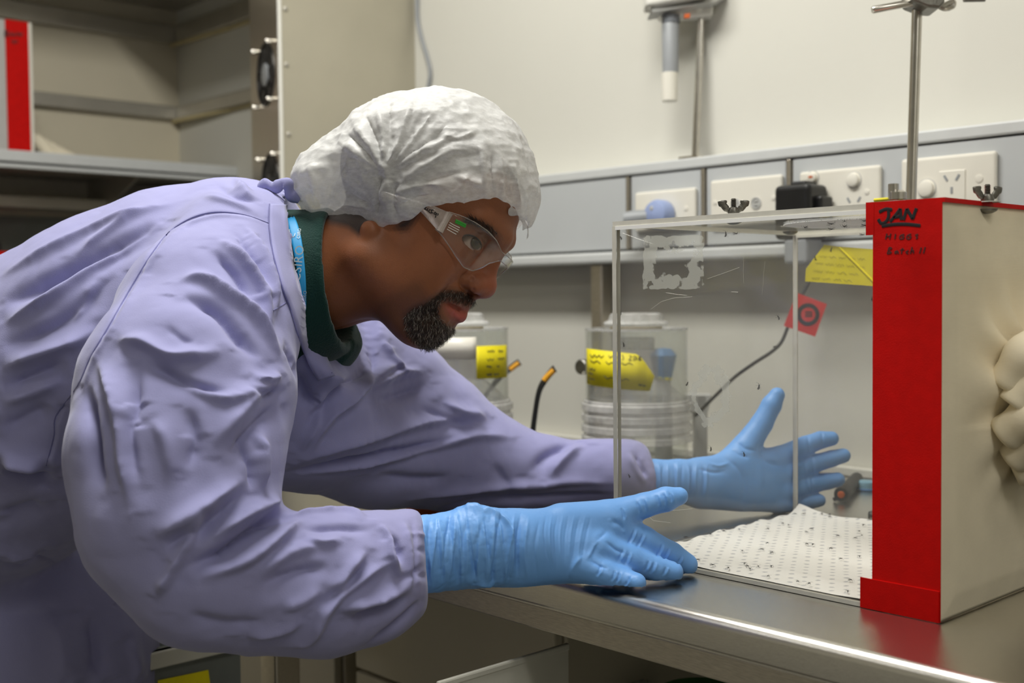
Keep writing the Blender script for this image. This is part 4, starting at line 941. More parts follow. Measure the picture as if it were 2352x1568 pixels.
def seg_dist(V, L):
    best = np.full(len(V), 1e9); side = np.zeros(len(V))
    for a, b in zip(L[:-1], L[1:]):
        ba = b-a; t = np.clip(((V-a)@ba)/max(ba@ba, 1e-12), 0, 1); o = V-a-t[:, None]*ba; d = (o**2).sum(1); m = d < best; best[m] = d[m]; side[m] = (o[m]@CU)
    return np.sqrt(best), side
def apply_folds(V, N_, bv, folds, gain=1., asym=True):
    D = np.zeros(len(V))
    for pts, w, h in folds:
        L_ = []
        for q in smooth_path([np.array(p, float) for p in pts], 5):
            s = shoot(bv, *q)
            if s is not None: L_.append(s[0])
        if len(L_) < 2: continue
        L_ = np.array(L_); dd = np.linalg.norm(L_.mean(0)-CAM); wm = w*dd/FPX; hm = h*.001
        lo_, hi_ = L_.min(0)-3*wm, L_.max(0)+3*wm; m = ((V > lo_) & (V < hi_)).all(1); ix = np.nonzero(m)[0]
        if not len(ix): continue
        # break runs that jump between surfaces
        runs = [[L_[0]]]
        for a, b in zip(L_[:-1], L_[1:]):
            if np.linalg.norm(b-a) > .05: runs.append([b])
            else: runs[-1].append(b)
        for rn in runs:
            if len(rn) < 2: continue
            rn = np.array(rn); Vi = V[ix]; ds, sd_ = seg_dist(Vi, rn)
            if asym: ds = ds/(np.where((sd_ < 0) == (h > 0), .60, 1.28)*np.ones(len(ds)))
            # fade towards both ends
            tl = np.linalg.norm(Vi-rn[0], axis=1); tr = np.linalg.norm(Vi-rn[-1], axis=1); ln = np.linalg.norm(rn[-1]-rn[0])
            fade = np.clip(np.minimum(tl, tr)/max(.28*ln, 1e-4), .12, 1)
            D[ix] += gain*hm*np.exp(-np.abs(ds/wm)**1.5)*fade
    return V+N_*D[:, None]
def vnoise(V, s, seed):
    """cheap smooth 3-d value noise"""
    q = V*s; i = np.floor(q).astype(np.int64); f = q-i; f = f*f*(3-2*f); out = 0
    for dx in (0, 1):
        for dy in (0, 1):
            for dz in (0, 1):
                hsh = ((i[:, 0]+dx)*374761393+(i[:, 1]+dy)*668265263+(i[:, 2]+dz)*2147483647+seed*974711) & 0x7fffffff
                hsh = (hsh ^ (hsh >> 13))*1274126177 & 0x7fffffff; hsh = (hsh ^ (hsh >> 16)) & 0xffff
                w = (f[:, 0] if dx else 1-f[:, 0])*(f[:, 1] if dy else 1-f[:, 1])*(f[:, 2] if dz else 1-f[:, 2])
                out = out+w*hsh/65535.
    return out
def crumple(V, s, seed):  # sharp creases
    return np.abs(vnoise(V, s, seed)-.5)*2*.6+np.abs(vnoise(V, s*2.1, seed+1)-.5)*2*.4
def in_poly(u, v, poly):
    ins = np.zeros(len(u), bool); n = len(poly)
    for k in range(n):
        (x1_, y1_), (x2_, y2_) = poly[k], poly[(k+1) % n]
        c = ((y1_ > v) != (y2_ > v)) & (u < (x2_-x1_)*(v-y1_)/(y2_-y1_+1e-12)+x1_); ins ^= c
    return ins

# ================================================================== the person
man = thing('person', 'man in lilac gown, white hair cap and blue gloves bending to watch the clear cage', 'person', tuple(P(150, 1500, 1.45)*np.array((1, 1, 0))))
def fabric(name, col, bump=.12, sheen=.25, bscale=900, var=.035):
    m = mat(name, col, .85, var=var, scale=7, bump=bump, bscale=bscale, spec=.2); b = m.node_tree.nodes['Principled BSDF']
    b.inputs['Sheen Weight'].default_value = sheen; b.inputs['Sheen Roughness'].default_value = .5; return m
M['gown'] = fabric('lilac_cotton', lin(150, 150, 194))
M['gown_seam'] = fabric('lilac_seam', lin(112, 112, 160))
M['polo'] = fabric('dark_green_knit', lin(14, 52, 46), .5, .15, 600)
M['trouser'] = fabric('dark_trouser', lin(50, 50, 58))
M['lanyard'] = mat('blue_lanyard', lin(28, 148, 208), .55, var=.05, scale=60)
M['silver_print'] = mat('silver_print', lin(196, 208, 214), .4, var=.03)
def glove_mat():
    m = mat('blue_nitrile', lin(116, 172, 240), .46, var=.03, scale=14, bump=.10, bscale=260, spec=.45)
    return m
M['glove'] = glove_mat()

# ---------------------------------------------------------------- gown
ZC = np.array([0, 0, 1.])
def c4(l): return [(C(u, v, d), px(r, d)) for u, v, d, r in l]
torso = c4([(-420, 1215, 1.41, 330), (-255, 1128, 1.39, 330), (-35, 1000, 1.36, 328), (162, 888, 1.33, 328), (312, 800, 1.31, 326), (425, 724, 1.30, 298), (536, 640, 1.29, 233)])
skirt = c4([(-40, 1330, 1.45, 240), (110, 1480, 1.46, 235), (120, 1900, 1.48, 265), (110, 2050, 1.49, 275)])
nsl = c4([(548, 600, 1.20, 168), (480, 740, 1.13, 205), (430, 900, 1.075, 243), (405, 1050, 1.04, 243), (410, 1190, 1.02, 222), (470, 1300, 1.01, 185), (600, 1338, 1.025, 157), (740, 1342, 1.045, 160), (850, 1322, 1.065, 144), (910, 1297, 1.08, 118), (945, 1280, 1.09, 96), (968, 1275, 1.092, 94), (1005, 1275, 1.095, 95)])
chest = c4([(560, 800, 1.31, 215), (690, 930, 1.35, 190), (860, 1010, 1.42, 150), (1010, 1045, 1.46, 126)])
fsl = c4([(790, 850, 1.42, 150), (900, 910, 1.45, 140), (990, 985, 1.465, 136), (1100, 1055, 1.475, 117), (1180, 1080, 1.48, 96), (1260, 1088, 1.485, 82), (1350, 1086, 1.48, 72), (1395, 1085, 1.475, 74), (1440, 1082, 1.47, 71), (1472, 1094, 1.468, 62), (1490, 1102, 1.467, 54), (1530, 1104, 1.467, 53)])
collar = c4([(618, 565, 1.25, 128), (668, 680, 1.24, 115), (728, 790, 1.245, 80), (762, 855, 1.262, 48)])
NP = C(660, 560, 1.24); NPn = nrm([.925, .32, -.2])
def carve_f(p):
    pl = ((NP-p)@NPn.astype(np.float32))
    pl = pl-.006*np.clip(1-((p[:, 1]-NP[1]+.035)/.08)**2, 0, 1)
    e = ell(p, C(752, 655, 1.285), (.112, .103, .125))
    return smax(e, pl, .008)
def gown_f(p):
    d = chain(p, torso, .008)
    d = smin(d, chain(p, chest, .02), .04)
    d = smin(d, chain(p, skirt, .02), .012)
    a = chain(p, nsl, .015, ZC, 1.18)
    a = smax(a, (p-C(978, 1275, 1.092))@nrm([.995, .07, .05]).astype(np.float32), .002)
    d = smin(d, a, .022)
    b = chain(p, fsl, .012); b = smax(b, (p-C(1497, 1102, 1.467))@nrm([.99, .05, .1]).astype(np.float32), .002)
    d = smin(d, b, .02)
    d = smin(d, chain(p, collar, .02), .02)
    d = smax(d, -carve_f(p), .004)
    return d
lo = np.array([C(-560, 0, 1.4)[0], C(0, 2500, 1.5)[1], .82]); hi = np.array([C(1560, 0, 1.5)[0], C(0, 340, 1.3)[1], 1.74])
V, Q = sculpt(gown_f, lo, hi, .0080)
Q = orient(toW(V), Q)
V = relax(V, Q, 2, .5); V, Q = subdivide(V, Q); bv = bvh_of(toW(V), Q); V, Q = subdivide(V, Q)
VW = toW(V); Q = orient(VW, Q); N_ = normals(VW, Q)
FOLDS = [
 # back and side
 ([(0, 637), (138, 564), (276, 504), (413, 463)], 15, 4), ([(0, 700), (138, 628), (276, 560), (370, 505)], 24, -9), ([(0, 745), (115, 681), (220, 602), (349, 524)], 17, 6.5),
 ([(0, 800), (115, 752), (207, 680), (270, 620)], 20, -5), ([(0, 849), (92, 816), (184, 784), (225, 745)], 16, 6), ([(0, 892), (92, 855), (160, 828)], 16, -5),
 ([(0, 931), (92, 896), (152, 869)], 15, 4.5), ([(0, 990), (70, 950), (120, 930)], 18, -4), ([(0, 1052), (60, 1062), (112, 1068)], 16, 9), ([(0, 1088), (70, 1094), (128, 1098)], 15, -10),
 ([(170, 590), (240, 540), (330, 480)], 12, 3), ([(160, 740), (190, 700), (220, 640)], 9, 2.5), ([(0, 1185), (50, 1168), (100, 1152)], 20, -4), ([(0, 1282), (50, 1272), (100, 1258)], 18, 4),
 ([(0, 1285), (50, 1298), (85, 1276), (130, 1294)], 5, -2.2),
 ([(540, 405), (560, 440), (600, 470)], 9, 3.5), ([(500, 425), (560, 455), (610, 462)], 10, -3), ([(470, 450), (540, 470), (600, 500)], 9, 2),
 # upper sleeve
 ([(404, 651), (459, 644), (528, 690), (588, 738), (645, 825)], 13, 7), ([(413, 676), (496, 703), (560, 775), (606, 830)], 17, -7),
 ([(501, 550), (551, 596), (597, 665), (622, 750)], 11, 6), ([(487, 568), (538, 624), (580, 690)], 12, -5), ([(560, 520), (600, 580), (628, 660), (625, 740)], 9, 5), ([(540, 530), (585, 600), (612, 680)], 8, -3.5),
 ([(266, 780), (331, 793), (390, 824), (459, 820), (514, 805)], 14, 6), ([(335, 832), (390, 853), (440, 882), (528, 905)], 13, -6), ([(400, 870), (470, 905), (530, 920), (600, 890)], 14, 5),
 ([(225, 826), (257, 899), (276, 977), (285, 1069), (300, 1180)], 15, 6), ([(196, 885), (213, 977), (222, 1060), (240, 1130)], 15, -8), ([(315, 839), (315, 908), (300, 1000), (320, 1120)], 13, -4.5),
 ([(574, 868), (611, 874), (640, 862)], 9, 5), ([(560, 895), (605, 905), (640, 890)], 9, -4), ([(482, 1030), (545, 960), (600, 900), (650, 880)], 14, 5), ([(520, 1050), (580, 980), (640, 930)], 16, -6),
 ([(585, 985), (600, 1040), (600, 1130)], 10, 6), ([(560, 1000), (572, 1060), (575, 1130)], 10, -4), ([(350, 960), (380, 1020), (390, 1100)], 12, 3), ([(430, 930), (450, 1000), (430, 1080)], 13, -3.5),
 ([(380, 745), (420, 780), (450, 790)], 8, -1.5), 
 # elbow and forearm
 ([(352, 1237), (459, 1173), (561, 1095)], 13, 7), ([(370, 1262), (470, 1205), (560, 1130)], 13, -5), ([(408, 1286), (434, 1245), (464, 1173)], 10, 7), ([(423, 1305), (510, 1267), (612, 1195), (663, 1175)], 14, -12),
 ([(480, 1243), (561, 1187), (640, 1150)], 11, 7), ([(367, 1367), (408, 1296), (430, 1260)], 11, 6), ([(450, 1330), (560, 1290), (650, 1230), (700, 1190)], 13, 6),
 ([(663, 1485), (714, 1470), (765, 1388), (837, 1327), (908, 1286)], 11, 6), ([(730, 1400), (790, 1345), (850, 1290)], 12, -5), ([(776, 1378), (796, 1327), (842, 1265)], 9, 5), ([(770, 1403), (867, 1378), (944, 1345)], 10, 6),
 ([(800, 1420), (880, 1395), (940, 1368)], 9, -5), ([(837, 1484), (918, 1425), (966, 1378)], 10, -6), ([(655, 1184), (740, 1176), (812, 1176), (842, 1200)], 10, 2.6), ([(690, 1218), (780, 1208), (860, 1218)], 12, -3),
 ([(592, 1321), (663, 1276), (740, 1255)], 11, 4), ([(590, 1345), (680, 1310), (760, 1300)], 12, -3.5), ([(700, 1235), (740, 1250), (790, 1240)], 9, 3), ([(640, 1400), (700, 1380), (745, 1350)], 12, 3),
 ([(870, 1205), (895, 1240), (900, 1290), (925, 1330)], 8, 5), ([(890, 1215), (915, 1260), (915, 1300)], 7, -5), ([(930, 1195), (940, 1250), (945, 1310), (935, 1360)], 7, 3), ([(560, 1460), (640, 1450), (700, 1420)], 14, 4), ([(420, 1410), (520, 1430), (620, 1425)], 18, -3),
 # far sleeve and chest
 ([(655, 1072), (796, 1020), (952, 980), (1089, 953)], 12, 6), ([(660, 1085), (835, 1051), (952, 1027), (1069, 1000)], 11, -9), ([(690, 1090), (874, 1058), (991, 1028), (1089, 1004), (1180, 1005)], 11, 7),
 ([(706, 1053), (756, 961), (819, 908), (874, 857), (936, 834)], 11, 6), ([(690, 1010), (740, 930), (800, 880), (850, 830)], 13, -5), ([(850, 896), (913, 865), (975, 853)], 9, 6), ([(860, 925), (930, 900), (985, 880)], 12, -4),
 ([(940, 1147), (1108, 1123), (1245, 1115), (1304, 1108), (1413, 1111)], 8, 4), ([(1000, 1165), (1150, 1145), (1300, 1138), (1410, 1135)], 9, -5), ([(1261, 1104), (1284, 1065), (1343, 1022)], 11, 5), ([(1220, 1090), (1250, 1050), (1310, 1015)], 14, -5),
 ([(1010, 920), (1060, 950), (1120, 960)], 10, 4), ([(960, 940), (1040, 965), (1100, 985)], 12, -3), ([(660, 800), (690, 870), (720, 940)], 12, -4), ([(740, 880), (730, 960), (690, 1040)], 12, 4), ([(1460, 1035), (1472, 1070), (1490, 1100)], 6, -4), ([(1440, 1040), (1462, 1080), (1485, 1115)], 6, 3),
 ([(1130, 1060), (1160, 1100), (1180, 1130)], 9, -2), ([(860, 1090), (960, 1100), (1040, 1095)], 16, -4), ([(880, 780), (900, 830), (930, 870)], 9, 4), ([(850, 790), (860, 850), (840, 900)], 11, -4),
 ([(944, 1190), (952, 1240), (954, 1300), (945, 1362)], 4, -2.2), ([(930, 1235), (950, 1225), (975, 1230)], 4, 1.5), ([(900, 1330), (940, 1320), (972, 1300)], 6, -3), ([(955, 1260), (975, 1262)], 4, -2), ([(955, 1320), (978, 1322)], 4, -2), ([(1478, 1050), (1482, 1100), (1478, 1145)], 4, -1.6),
 # skirt
 ([(205, 1400), (222, 1470), (230, 1566)], 22, -7), ([(290, 1470), (306, 1520), (314, 1566)], 16, 4), ([(120, 1400), (140, 1480), (150, 1566)], 26, 5),
]
SEAM = [(618, 513), (560, 493), (496, 487), (441, 500), (390, 532), (349, 582), (303, 656), (248, 752), (207, 821), (179, 885), (129, 954), (124, 1000), (106, 1069)]
FOLDS += [(SEAM, 5, -2.2), ([(p[0]+9, p[1]+10) for p in SEAM], 8, 1.6)]
VW = apply_folds(VW, N_, bv, [(a, w*1.15, h) if w > 7 else (a, w, h*.8) for a, w, h in FOLDS], 2.1)
N_ = normals(VW, Q)
VW = VW+N_*((crumple(VW, 16, 3)-.25)*.0026+(crumple(VW*np.array((1, 1, .6)), 38, 9)-.25)*.0013)[:, None]
VW = relax(VW, Q, 3, .4)
gown = fast_mesh('gown', VW, Q, M['gown'], man)
gbv = bvh_of(VW, Q)
def strip_on(name, left, right, m, parent, lift=.0012, thick=.0016, bvs=None, n=6):
    """a band of cloth laid on what the two edge lines lie on"""
    a = smooth_path([np.array(p, float) for p in left], n); b = smooth_path([np.array(p, float) for p in right], n)
    k = min(len(a), len(b)); a = [a[int(i*(len(a)-1)/(k-1))] for i in range(k)]; b = [b[int(i*(len(b)-1)/(k-1))] for i in range(k)]
    W_ = 5; G = np.full((k, W_+1, 3), np.nan)
    for i in range(k):
        for j in range(W_+1):
            q = a[i]+(b[i]-a[i])*j/W_; best = None
            for bv_ in (bvs or [gbv]):
                s = shoot(bv_, *q)
                if s is not None and (best is None or (s[0]-CAM)@CF < (best-CAM)@CF): best = s[0]
            if best is not None: G[i, j] = best
    # depth along the band kept smooth
    D = (G-CAM)@CF
    for _ in range(3):
        for i in range(k):
            for j in range(W_+1):
                nb_ = [D[x, y] for x, y in ((i-1, j), (i+1, j), (i, j-1), (i, j+1)) if 0 <= x < k and 0 <= y <= W_ and not np.isnan(D[x, y])]
                if np.isnan(D[i, j]) and nb_: D[i, j] = np.mean(nb_)
    Dm = D.copy()
    for _ in range(6):
        Dp = np.pad(Dm, 1, mode='edge'); Dm = np.minimum((Dp[:-2, 1:-1]+Dp[2:, 1:-1]+Dp[1:-1, :-2]+Dp[1:-1, 2:])/4, D)*.6+Dm*.4
    Vv = []; Ff = []
    for i in range(k):
        for j in range(W_+1):
            q = a[i]+(b[i]-a[i])*j/W_; Vv.append(P(q[0], q[1], Dm[i, j]-lift))
    for i in range(k-1):
        for j in range(W_): c_ = i*(W_+1)+j; Ff.append((c_, c_+1, c_+W_+2, c_+W_+1))
    o = mesh_obj(name, Vv, Ff, m, parent); s2 = o.modifiers.new('thick', 'SOLIDIFY'); s2.thickness = thick; s2.offset = 0; return o, Vv
def line_on(name, pts, r, m, parent, bvs=None, lift=0., n=5):
    b = MB(); L_ = []
    for q in smooth_path([np.array(p, float) for p in pts], n):
        best = None
        for bv_ in (bvs or [gbv]):
            s = shoot(bv_, *q)
            if s is not None and (best is None or (s[0]-CAM)@CF < (best-CAM)@CF): best = s[0]
        if best is not None: L_.append(best-CF*lift)
    if len(L_) > 1: b.tube(L_, r, 6)
    return b.build(name, m, parent, True)
line_on('seam', SEAM, .0007, M['gown_seam'], gown)

# ---------------------------------------------------------------- polo shirt at the neck
PC0, PC1 = C(590, 690, 1.265), C(775, 640, 1.248)
PLn = nrm([.992, .10, -.08]); PLp = C(764, 660, 1.21)
def polo_f(p):
    d = cap(p, PC0, PC1, .100, .0755, ZC, 1.0)
    low = chain(p, c4([(600, 760, 1.29, 150), (740, 770, 1.30, 95), (782, 790, 1.33, 40)]), .01); d2 = smin(d, low, .02)
    d = smax(d, (p-PLp)@PLn.astype(np.float32), .004)
    d = np.minimum(d, np.maximum(low, (p-C(815, 760, 1.3))@nrm([.9, .5, -.1]).astype(np.float32)))
    inner = cap(p, C(715, 650, 1.25), C(860, 630, 1.245), .066, .068)
    return smax(d, -inner, .003)
V, Q = sculpt(polo_f, C(450, 1000, 1.2)-np.array((0, 0, .15)), C(880, 420, 1.35)+np.array((0, 0, .15)), .0035)
V, Q = subdivide(V, Q); VW = toW(V); Q = orient(VW, Q)
polo = fast_mesh('polo_shirt', VW, Q, M['polo'], man); pbv = bvh_of(VW, Q)
b_left = [(619, 470), (618, 511), (627, 578), (651, 665), (669, 712), (686, 773), (709, 837), (731, 874)]
b_right = [(658, 470), (659, 502), (668, 566), (680, 639), (701, 703), (720, 744), (743, 805), (769, 862)]
band, _v = strip_on('neck_band', b_left, b_right, M['gown'], gown, .0035, .0022, [gbv])
for off in (.06, .94):
    line_on('stitching', [(l[0]+(r_2[0]-l[0])*off, l[1]+(r_2[1]-l[1])*off) for l, r_2 in zip(b_left, b_right)], .0008, M['gown_seam'], band, [gbv], .0046)
line_on('seam', [(627, 713), (645, 703), (665, 690)], .0006, M['gown_seam'], gown)
lan, lv = strip_on('lanyard', [(622, 452), (640, 472), (656, 498), (668, 548), (680, 610), (690, 665), (698, 712)], [(640, 446), (664, 478), (681, 508), (693, 552), (700, 610), (703, 660), (703, 712)], M['lanyard'], man, .0012, .0012, [pbv])
Lp = lambda u, v: (lambda s: s[0]-CF*.0026 if s is not None else P(u, v, 1.2))(shoot(pbv, u, v))
def lan_text(body, size, u, v, name='lettering'):
    o_ = Lp(u, v); e_ = Lp(u+3, v-26); x = e_-o_; y = -CR+CU*-.1
    return text_obj(name, body, size, o_, x, y, M['silver_print'], lan, 1.05)
lan_text('CSIRO', .0125, 690, 648); lan_text('CSIRO', .0048, 690, 548); lan_text('CSIRO', .0048, 702, 700)
strokes('emblem', [[(662+4*math.cos(a_)*k, 533+6*math.sin(a_)*k) for k in (.3, 1, 1.5)] for a_ in (0, .8, 1.6, 2.4, 3.2, 4, 4.8, 5.6)]+[[(672+7*math.cos(a_), 536+9*math.sin(a_)) for a_ in (0, .6, 1.2, 1.8, 2.4, 3.1, 3.8)]], Lp, .0004, M['silver_print'], lan)
# twisted tie at the back of the collar
b = MB(); tp_ = [P(596, 432, 1.23), P(612, 424, 1.225), P(632, 430, 1.215), P(650, 420, 1.21), P(661, 426, 1.21), P(668, 446, 1.215), P(688, 458, 1.22)]
b.tube(smooth_path(tp_, 6), [.0050+.0022*math.sin(i*.35)**2 for i in range(37)], 12, True, .55); b.build('neck_tie', M['gown'], gown, True)

# ---------------------------------------------------------------- head
PHI, PSI = math.radians(33), math.radians(12)
HO = C(900, 560, 1.245)
f0 = np.array([math.cos(PHI), -math.sin(PHI), 0]); HU = np.array([math.sin(PHI), math.cos(PHI), 0]); tc_ = np.array([0, 0, -1.])
HF = math.cos(PSI)*f0+math.sin(PSI)*tc_; HR = math.cos(PSI)*tc_-math.sin(PSI)*f0
HM = np.stack([HF, HR, HU])                     # rows: forward, towards the camera side, up
def H2C(V): return HO+np.asarray(V)@HM
def C2H(V): return (np.asarray(V)-HO)@HM.T
def H2W(V): return toW(H2C(np.atleast_2d(V)))
def HL(u, v, Y=0.):
    a, b = (u-1176)/FPX, -(v-784)/FPX; b0 = HO+Y*HR
    A_ = np.array([[HF[0]-a*HF[2], HU[0]-a*HU[2]], [HF[1]-b*HF[2], HU[1]-b*HU[2]]]); r = -np.array([b0[0]-a*b0[2], b0[1]-b*b0[2]])
    X, Z = np.linalg.solve(A_, r); return np.array([X, Y, Z])
mm = lambda *a: np.array(a)/1000.
NT, NB, NZ = HL(1132, 668), HL(1093, 690), HL(1157, 588)
LU, LLo, CH_, ME = HL(1080, 707), HL(1064, 735), HL(1032, 762), HL(988, 785)
FH, BR = HL(1196, 500), HL(1180, 562)
EY = HL(1086, 556, .031); EC = HL(1078, 559, .0285)
NK0, NK1 = C2H(C(640, 668, 1.262)[None])[0]*np.array((1, 0, 1)), mm(-6, 0, -14)
def head_f(q):
    p = q.copy(); p[:, 1] = np.abs(p[:, 1]); X, Y, Z = p[:, 0], p[:, 1], p[:, 2]
    d = ell(p, mm(-6, 0, 72), (.097, .073, .072))
    d = smin(d, ell(p, mm(48, 0, 78), (.051, .056, .052)), .03)
    d = smin(d, ell(p, mm(44, 0, 8), (.056, .060, .082)), .03)
    d = smin(d, cap(p, mm(2, 50, -28), mm(78, 18, -56), .020, .018), .025)
    d = smin(d, cap(p, mm(72, 0, -52), CH_+mm(-19, 0, 2), .024, .0185), .02)
    d = smin(d, ell(p, mm(58, 44, 18), (.026, .018, .024)), .018)
    d = smin(d, ell(p, mm(52, 46, -16), (.030, .016, .028)), .02)
    d = smin(d, cap(p, BR+mm(-12, 8, -1), mm(78, 42, 68), .0105, .009), .012)
    d = smin(d, ell(p, mm(80, 0, -14), (.024, .033, .030)), .015)
    # nose
    d = smin(d, cap(p, NZ+mm(-9, 0, -2), NT+mm(-14, 0, 3), .0078, .0112), .010)
    d = smin(d, ell(p, NT+mm(-11.5, 0, -1), (.0140, .0145, .0132)), .007)
    d = smin(d, ell(p, NT+mm(-19, 13.5, -4), (.0140, .0085, .0108)), .005)
    d = smin(d, cap(p, NT+mm(-30, 0, -6), NB+mm(-8, 0, 0), .010, .006), .008)
    d = smax(d, -ell(p, NT+mm(-16, 7.5, -14), (.0065, .0034, .0045)), .003)
    # lips
    d = smin(d, cap(p, LU+mm(-6.5, 0, 0), HL(1019, 691, .0235)+mm(-3, 0, 0), .0066, .0036), .004)
    d = smin(d, cap(p, LLo+mm(-7.0, 0, 2.5), HL(1021, 695, .0225)+mm(-3, 0, 0), .0088, .0036), .004)
    # eye socket and lids
    d = smax(d, -ell(p, EY+mm(13, 1, 0), (.0145, .0175, .0135)), .008)
    ec = EC; lid = np.linalg.norm(p-ec.astype(np.float32), axis=1)-.0152
    w = p-ec.astype(np.float32); c_ = H2C(p); eu_, ev_ = 1176+FPX*c_[:, 0]/c_[:, 2], 784-FPX*c_[:, 1]/c_[:, 2]; nw = np.linalg.norm(w, axis=1)
    opening = (np.maximum(np.hypot(eu_-1073, ev_-575.5)-35, np.hypot(eu_-1093.6, ev_-541.6)-33.6)*.00046).astype(np.float32)
    d = smin(d, np.maximum(lid, -(nw-.0110)), .004)
    d = smax(d, -np.maximum(opening, nw-.024), .0008); d = np.minimum(d, nw-.0118)
    # neck
    d = smin(d, cap(p, NK0, NK1, .058, .057), .020)
    d = smin(d, cap(p, mm(6, 14, -45), C2H(C(780, 660, 1.25)[None])[0]*np.array((1, 0, 1))+mm(0, 14, 0), .030, .036), .02)
    # ear
    d = smin(d, ell(p, HL(847, 524, .063), (.0080, .0045, .0075)), .009)
    return d
V, Q = sculpt(head_f, mm(-180, -95, -160), mm(140, 95, 175), .0024)
V = relax(V, Q, 1, .4); V, Q = subdivide(V, Q)
# tones that belong to the skin: lips, shaved cheeks, beard, brows, hair
Vm = V.copy(); Vm[:, 1] = np.abs(Vm[:, 1]); pw = H2C(Vm); mu = 1176+FPX*pw[:, 0]/pw[:, 2]; mv = 784-FPX*pw[:, 1]/pw[:, 2]
skin = np.array(lin(138, 84, 53)); tone = np.tile(skin, (len(V), 1))
def blend(w, c):
    global tone
    tone = tone*(1-w[:, None])+np.array(c)*w[:, None]
def soft(poly, blur=0.004, n=6):
    w = 0
    for k in range(n):
        a = 2*math.pi*k/n; w = w+in_poly(mu+9*math.cos(a), mv+9*math.sin(a), poly)
    return (w+in_poly(mu, mv, poly))/(n+1.)
pn = vnoise(V, 55, 2); pn2 = vnoise(V, 260, 4)
blend(np.clip(.30*(pn-.4), 0, 1), lin(130, 76, 46)); blend(np.clip(.5*(pn2-.6), 0, 1), lin(112, 66, 42))
blend(.5*np.exp(-(np.linalg.norm(Vm-(NT+mm(-8, 0, 0)), axis=1)/.020)**2), lin(176, 92, 72))
blend(.35*np.exp(-(np.linalg.norm(Vm-mm(72, 40, 24), axis=1)/.026)**2), lin(178, 104, 72))
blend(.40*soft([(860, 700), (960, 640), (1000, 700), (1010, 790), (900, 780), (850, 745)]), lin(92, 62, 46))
BEARD = [(928, 722), (955, 703), (985, 690), (1006, 672), (1030, 664), (1060, 668), (1090, 682), (1094, 698), (1085, 704), (1062, 693), (1036, 690), (1016, 690), (1006, 704), (1010, 726), (1026, 745), (1046, 752), (1052, 760), (1040, 780), (1010, 796), (965, 796), (935, 765)]
bw = soft(BEARD); blend(.86*bw, lin(44, 34, 29))
LIPU = [(1017, 692), (1045, 697), (1070, 699), (1088, 708), (1080, 722), (1062, 716), (1040, 704)]
LIPL = [(1018, 694), (1042, 706), (1064, 717), (1080, 722), (1074, 738), (1056, 743), (1036, 728)]
blend(.8*soft(LIPU), lin(136, 74, 62)); blend(.85*soft(LIPL), lin(176, 82, 76))
BROW = [(1060, 498), (1085, 500), (1120, 514), (1146, 540), (1150, 556), (1130, 540), (1100, 522), (1066, 512)]
blend(.8*soft(BROW), lin(40, 28, 22))
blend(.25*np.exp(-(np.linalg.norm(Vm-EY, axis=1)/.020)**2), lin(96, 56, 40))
HEM = [(640, 330), (668, 402), (690, 470), (725, 508), (765, 520), (800, 528), (823, 546), (848, 528), (885, 516), (920, 509), (948, 500), (975, 475), (1020, 465), (1080, 463), (1150, 461), (1185, 483), (1212, 522), (1222, 548), (1300, 570)]
hem_u, hem_v = np.array(HEM, float).T
def near_px(q):
    m_ = np.array(q, float); m_[:, 1] = np.abs(m_[:, 1]); c_ = H2C(m_); return 1176+FPX*c_[:, 0]/c_[:, 2], 784-FPX*c_[:, 1]/c_[:, 2]
hair_line = (np.interp(mu, hem_u, hem_v)-mv)*.00046
blend(.92*np.clip((hair_line-np.clip((mu-930)/60, 0, 1)*.026+.001-.02*(np.linalg.norm(Vm-HL(848, 524, .070), axis=1) < .013))/.008, 0, 1), lin(34, 29, 27))
blend(.92*np.clip(soft([(905, 515), (930, 500), (952, 482), (962, 486), (950, 512), (935, 528), (915, 530)]), 0, 1), lin(40, 31, 27))
tone[:, 3] = 1
def skin_mat():
    m = bpy.data.materials.new('brown_skin'); m.use_nodes = True; nt = m.node_tree; L = nt.links.new; b = nt.nodes['Principled BSDF']
    at = nt.nodes.new('ShaderNodeVertexColor'); at.layer_name = 'tone'; tcn = nt.nodes.new('ShaderNodeTexCoord'); nz = nt.nodes.new('ShaderNodeTexNoise'); nz.inputs['Scale'].default_value = 700; nz.inputs['Detail'].default_value = 3
    L(tcn.outputs['Object'], nz.inputs[0]); mx = nt.nodes.new('ShaderNodeMix'); mx.data_type = 'RGBA'; mx.blend_type = 'MULTIPLY'; mx.inputs[0].default_value = .25
    L(at.outputs['Color'], mx.inputs[6]); L(nz.outputs['Color'], mx.inputs[7]); L(at.outputs['Color'], b.inputs['Base Color'])
    bp = nt.nodes.new('ShaderNodeBump'); bp.inputs['Strength'].default_value = .18; bp.inputs['Distance'].default_value = .001; L(nz.outputs[0], bp.inputs['Height']); L(bp.outputs[0], b.inputs['Normal'])
    b.inputs['Roughness'].default_value = .48; b.inputs['Specular IOR Level'].default_value = .4
    b.inputs['Subsurface Weight'].default_value = .12; b.inputs['Subsurface Radius'].default_value = (.008, .003, .0015); b.inputs['Subsurface Scale'].default_value = .5
    return m
VW = H2W(V); Qh = orient(VW, Q)
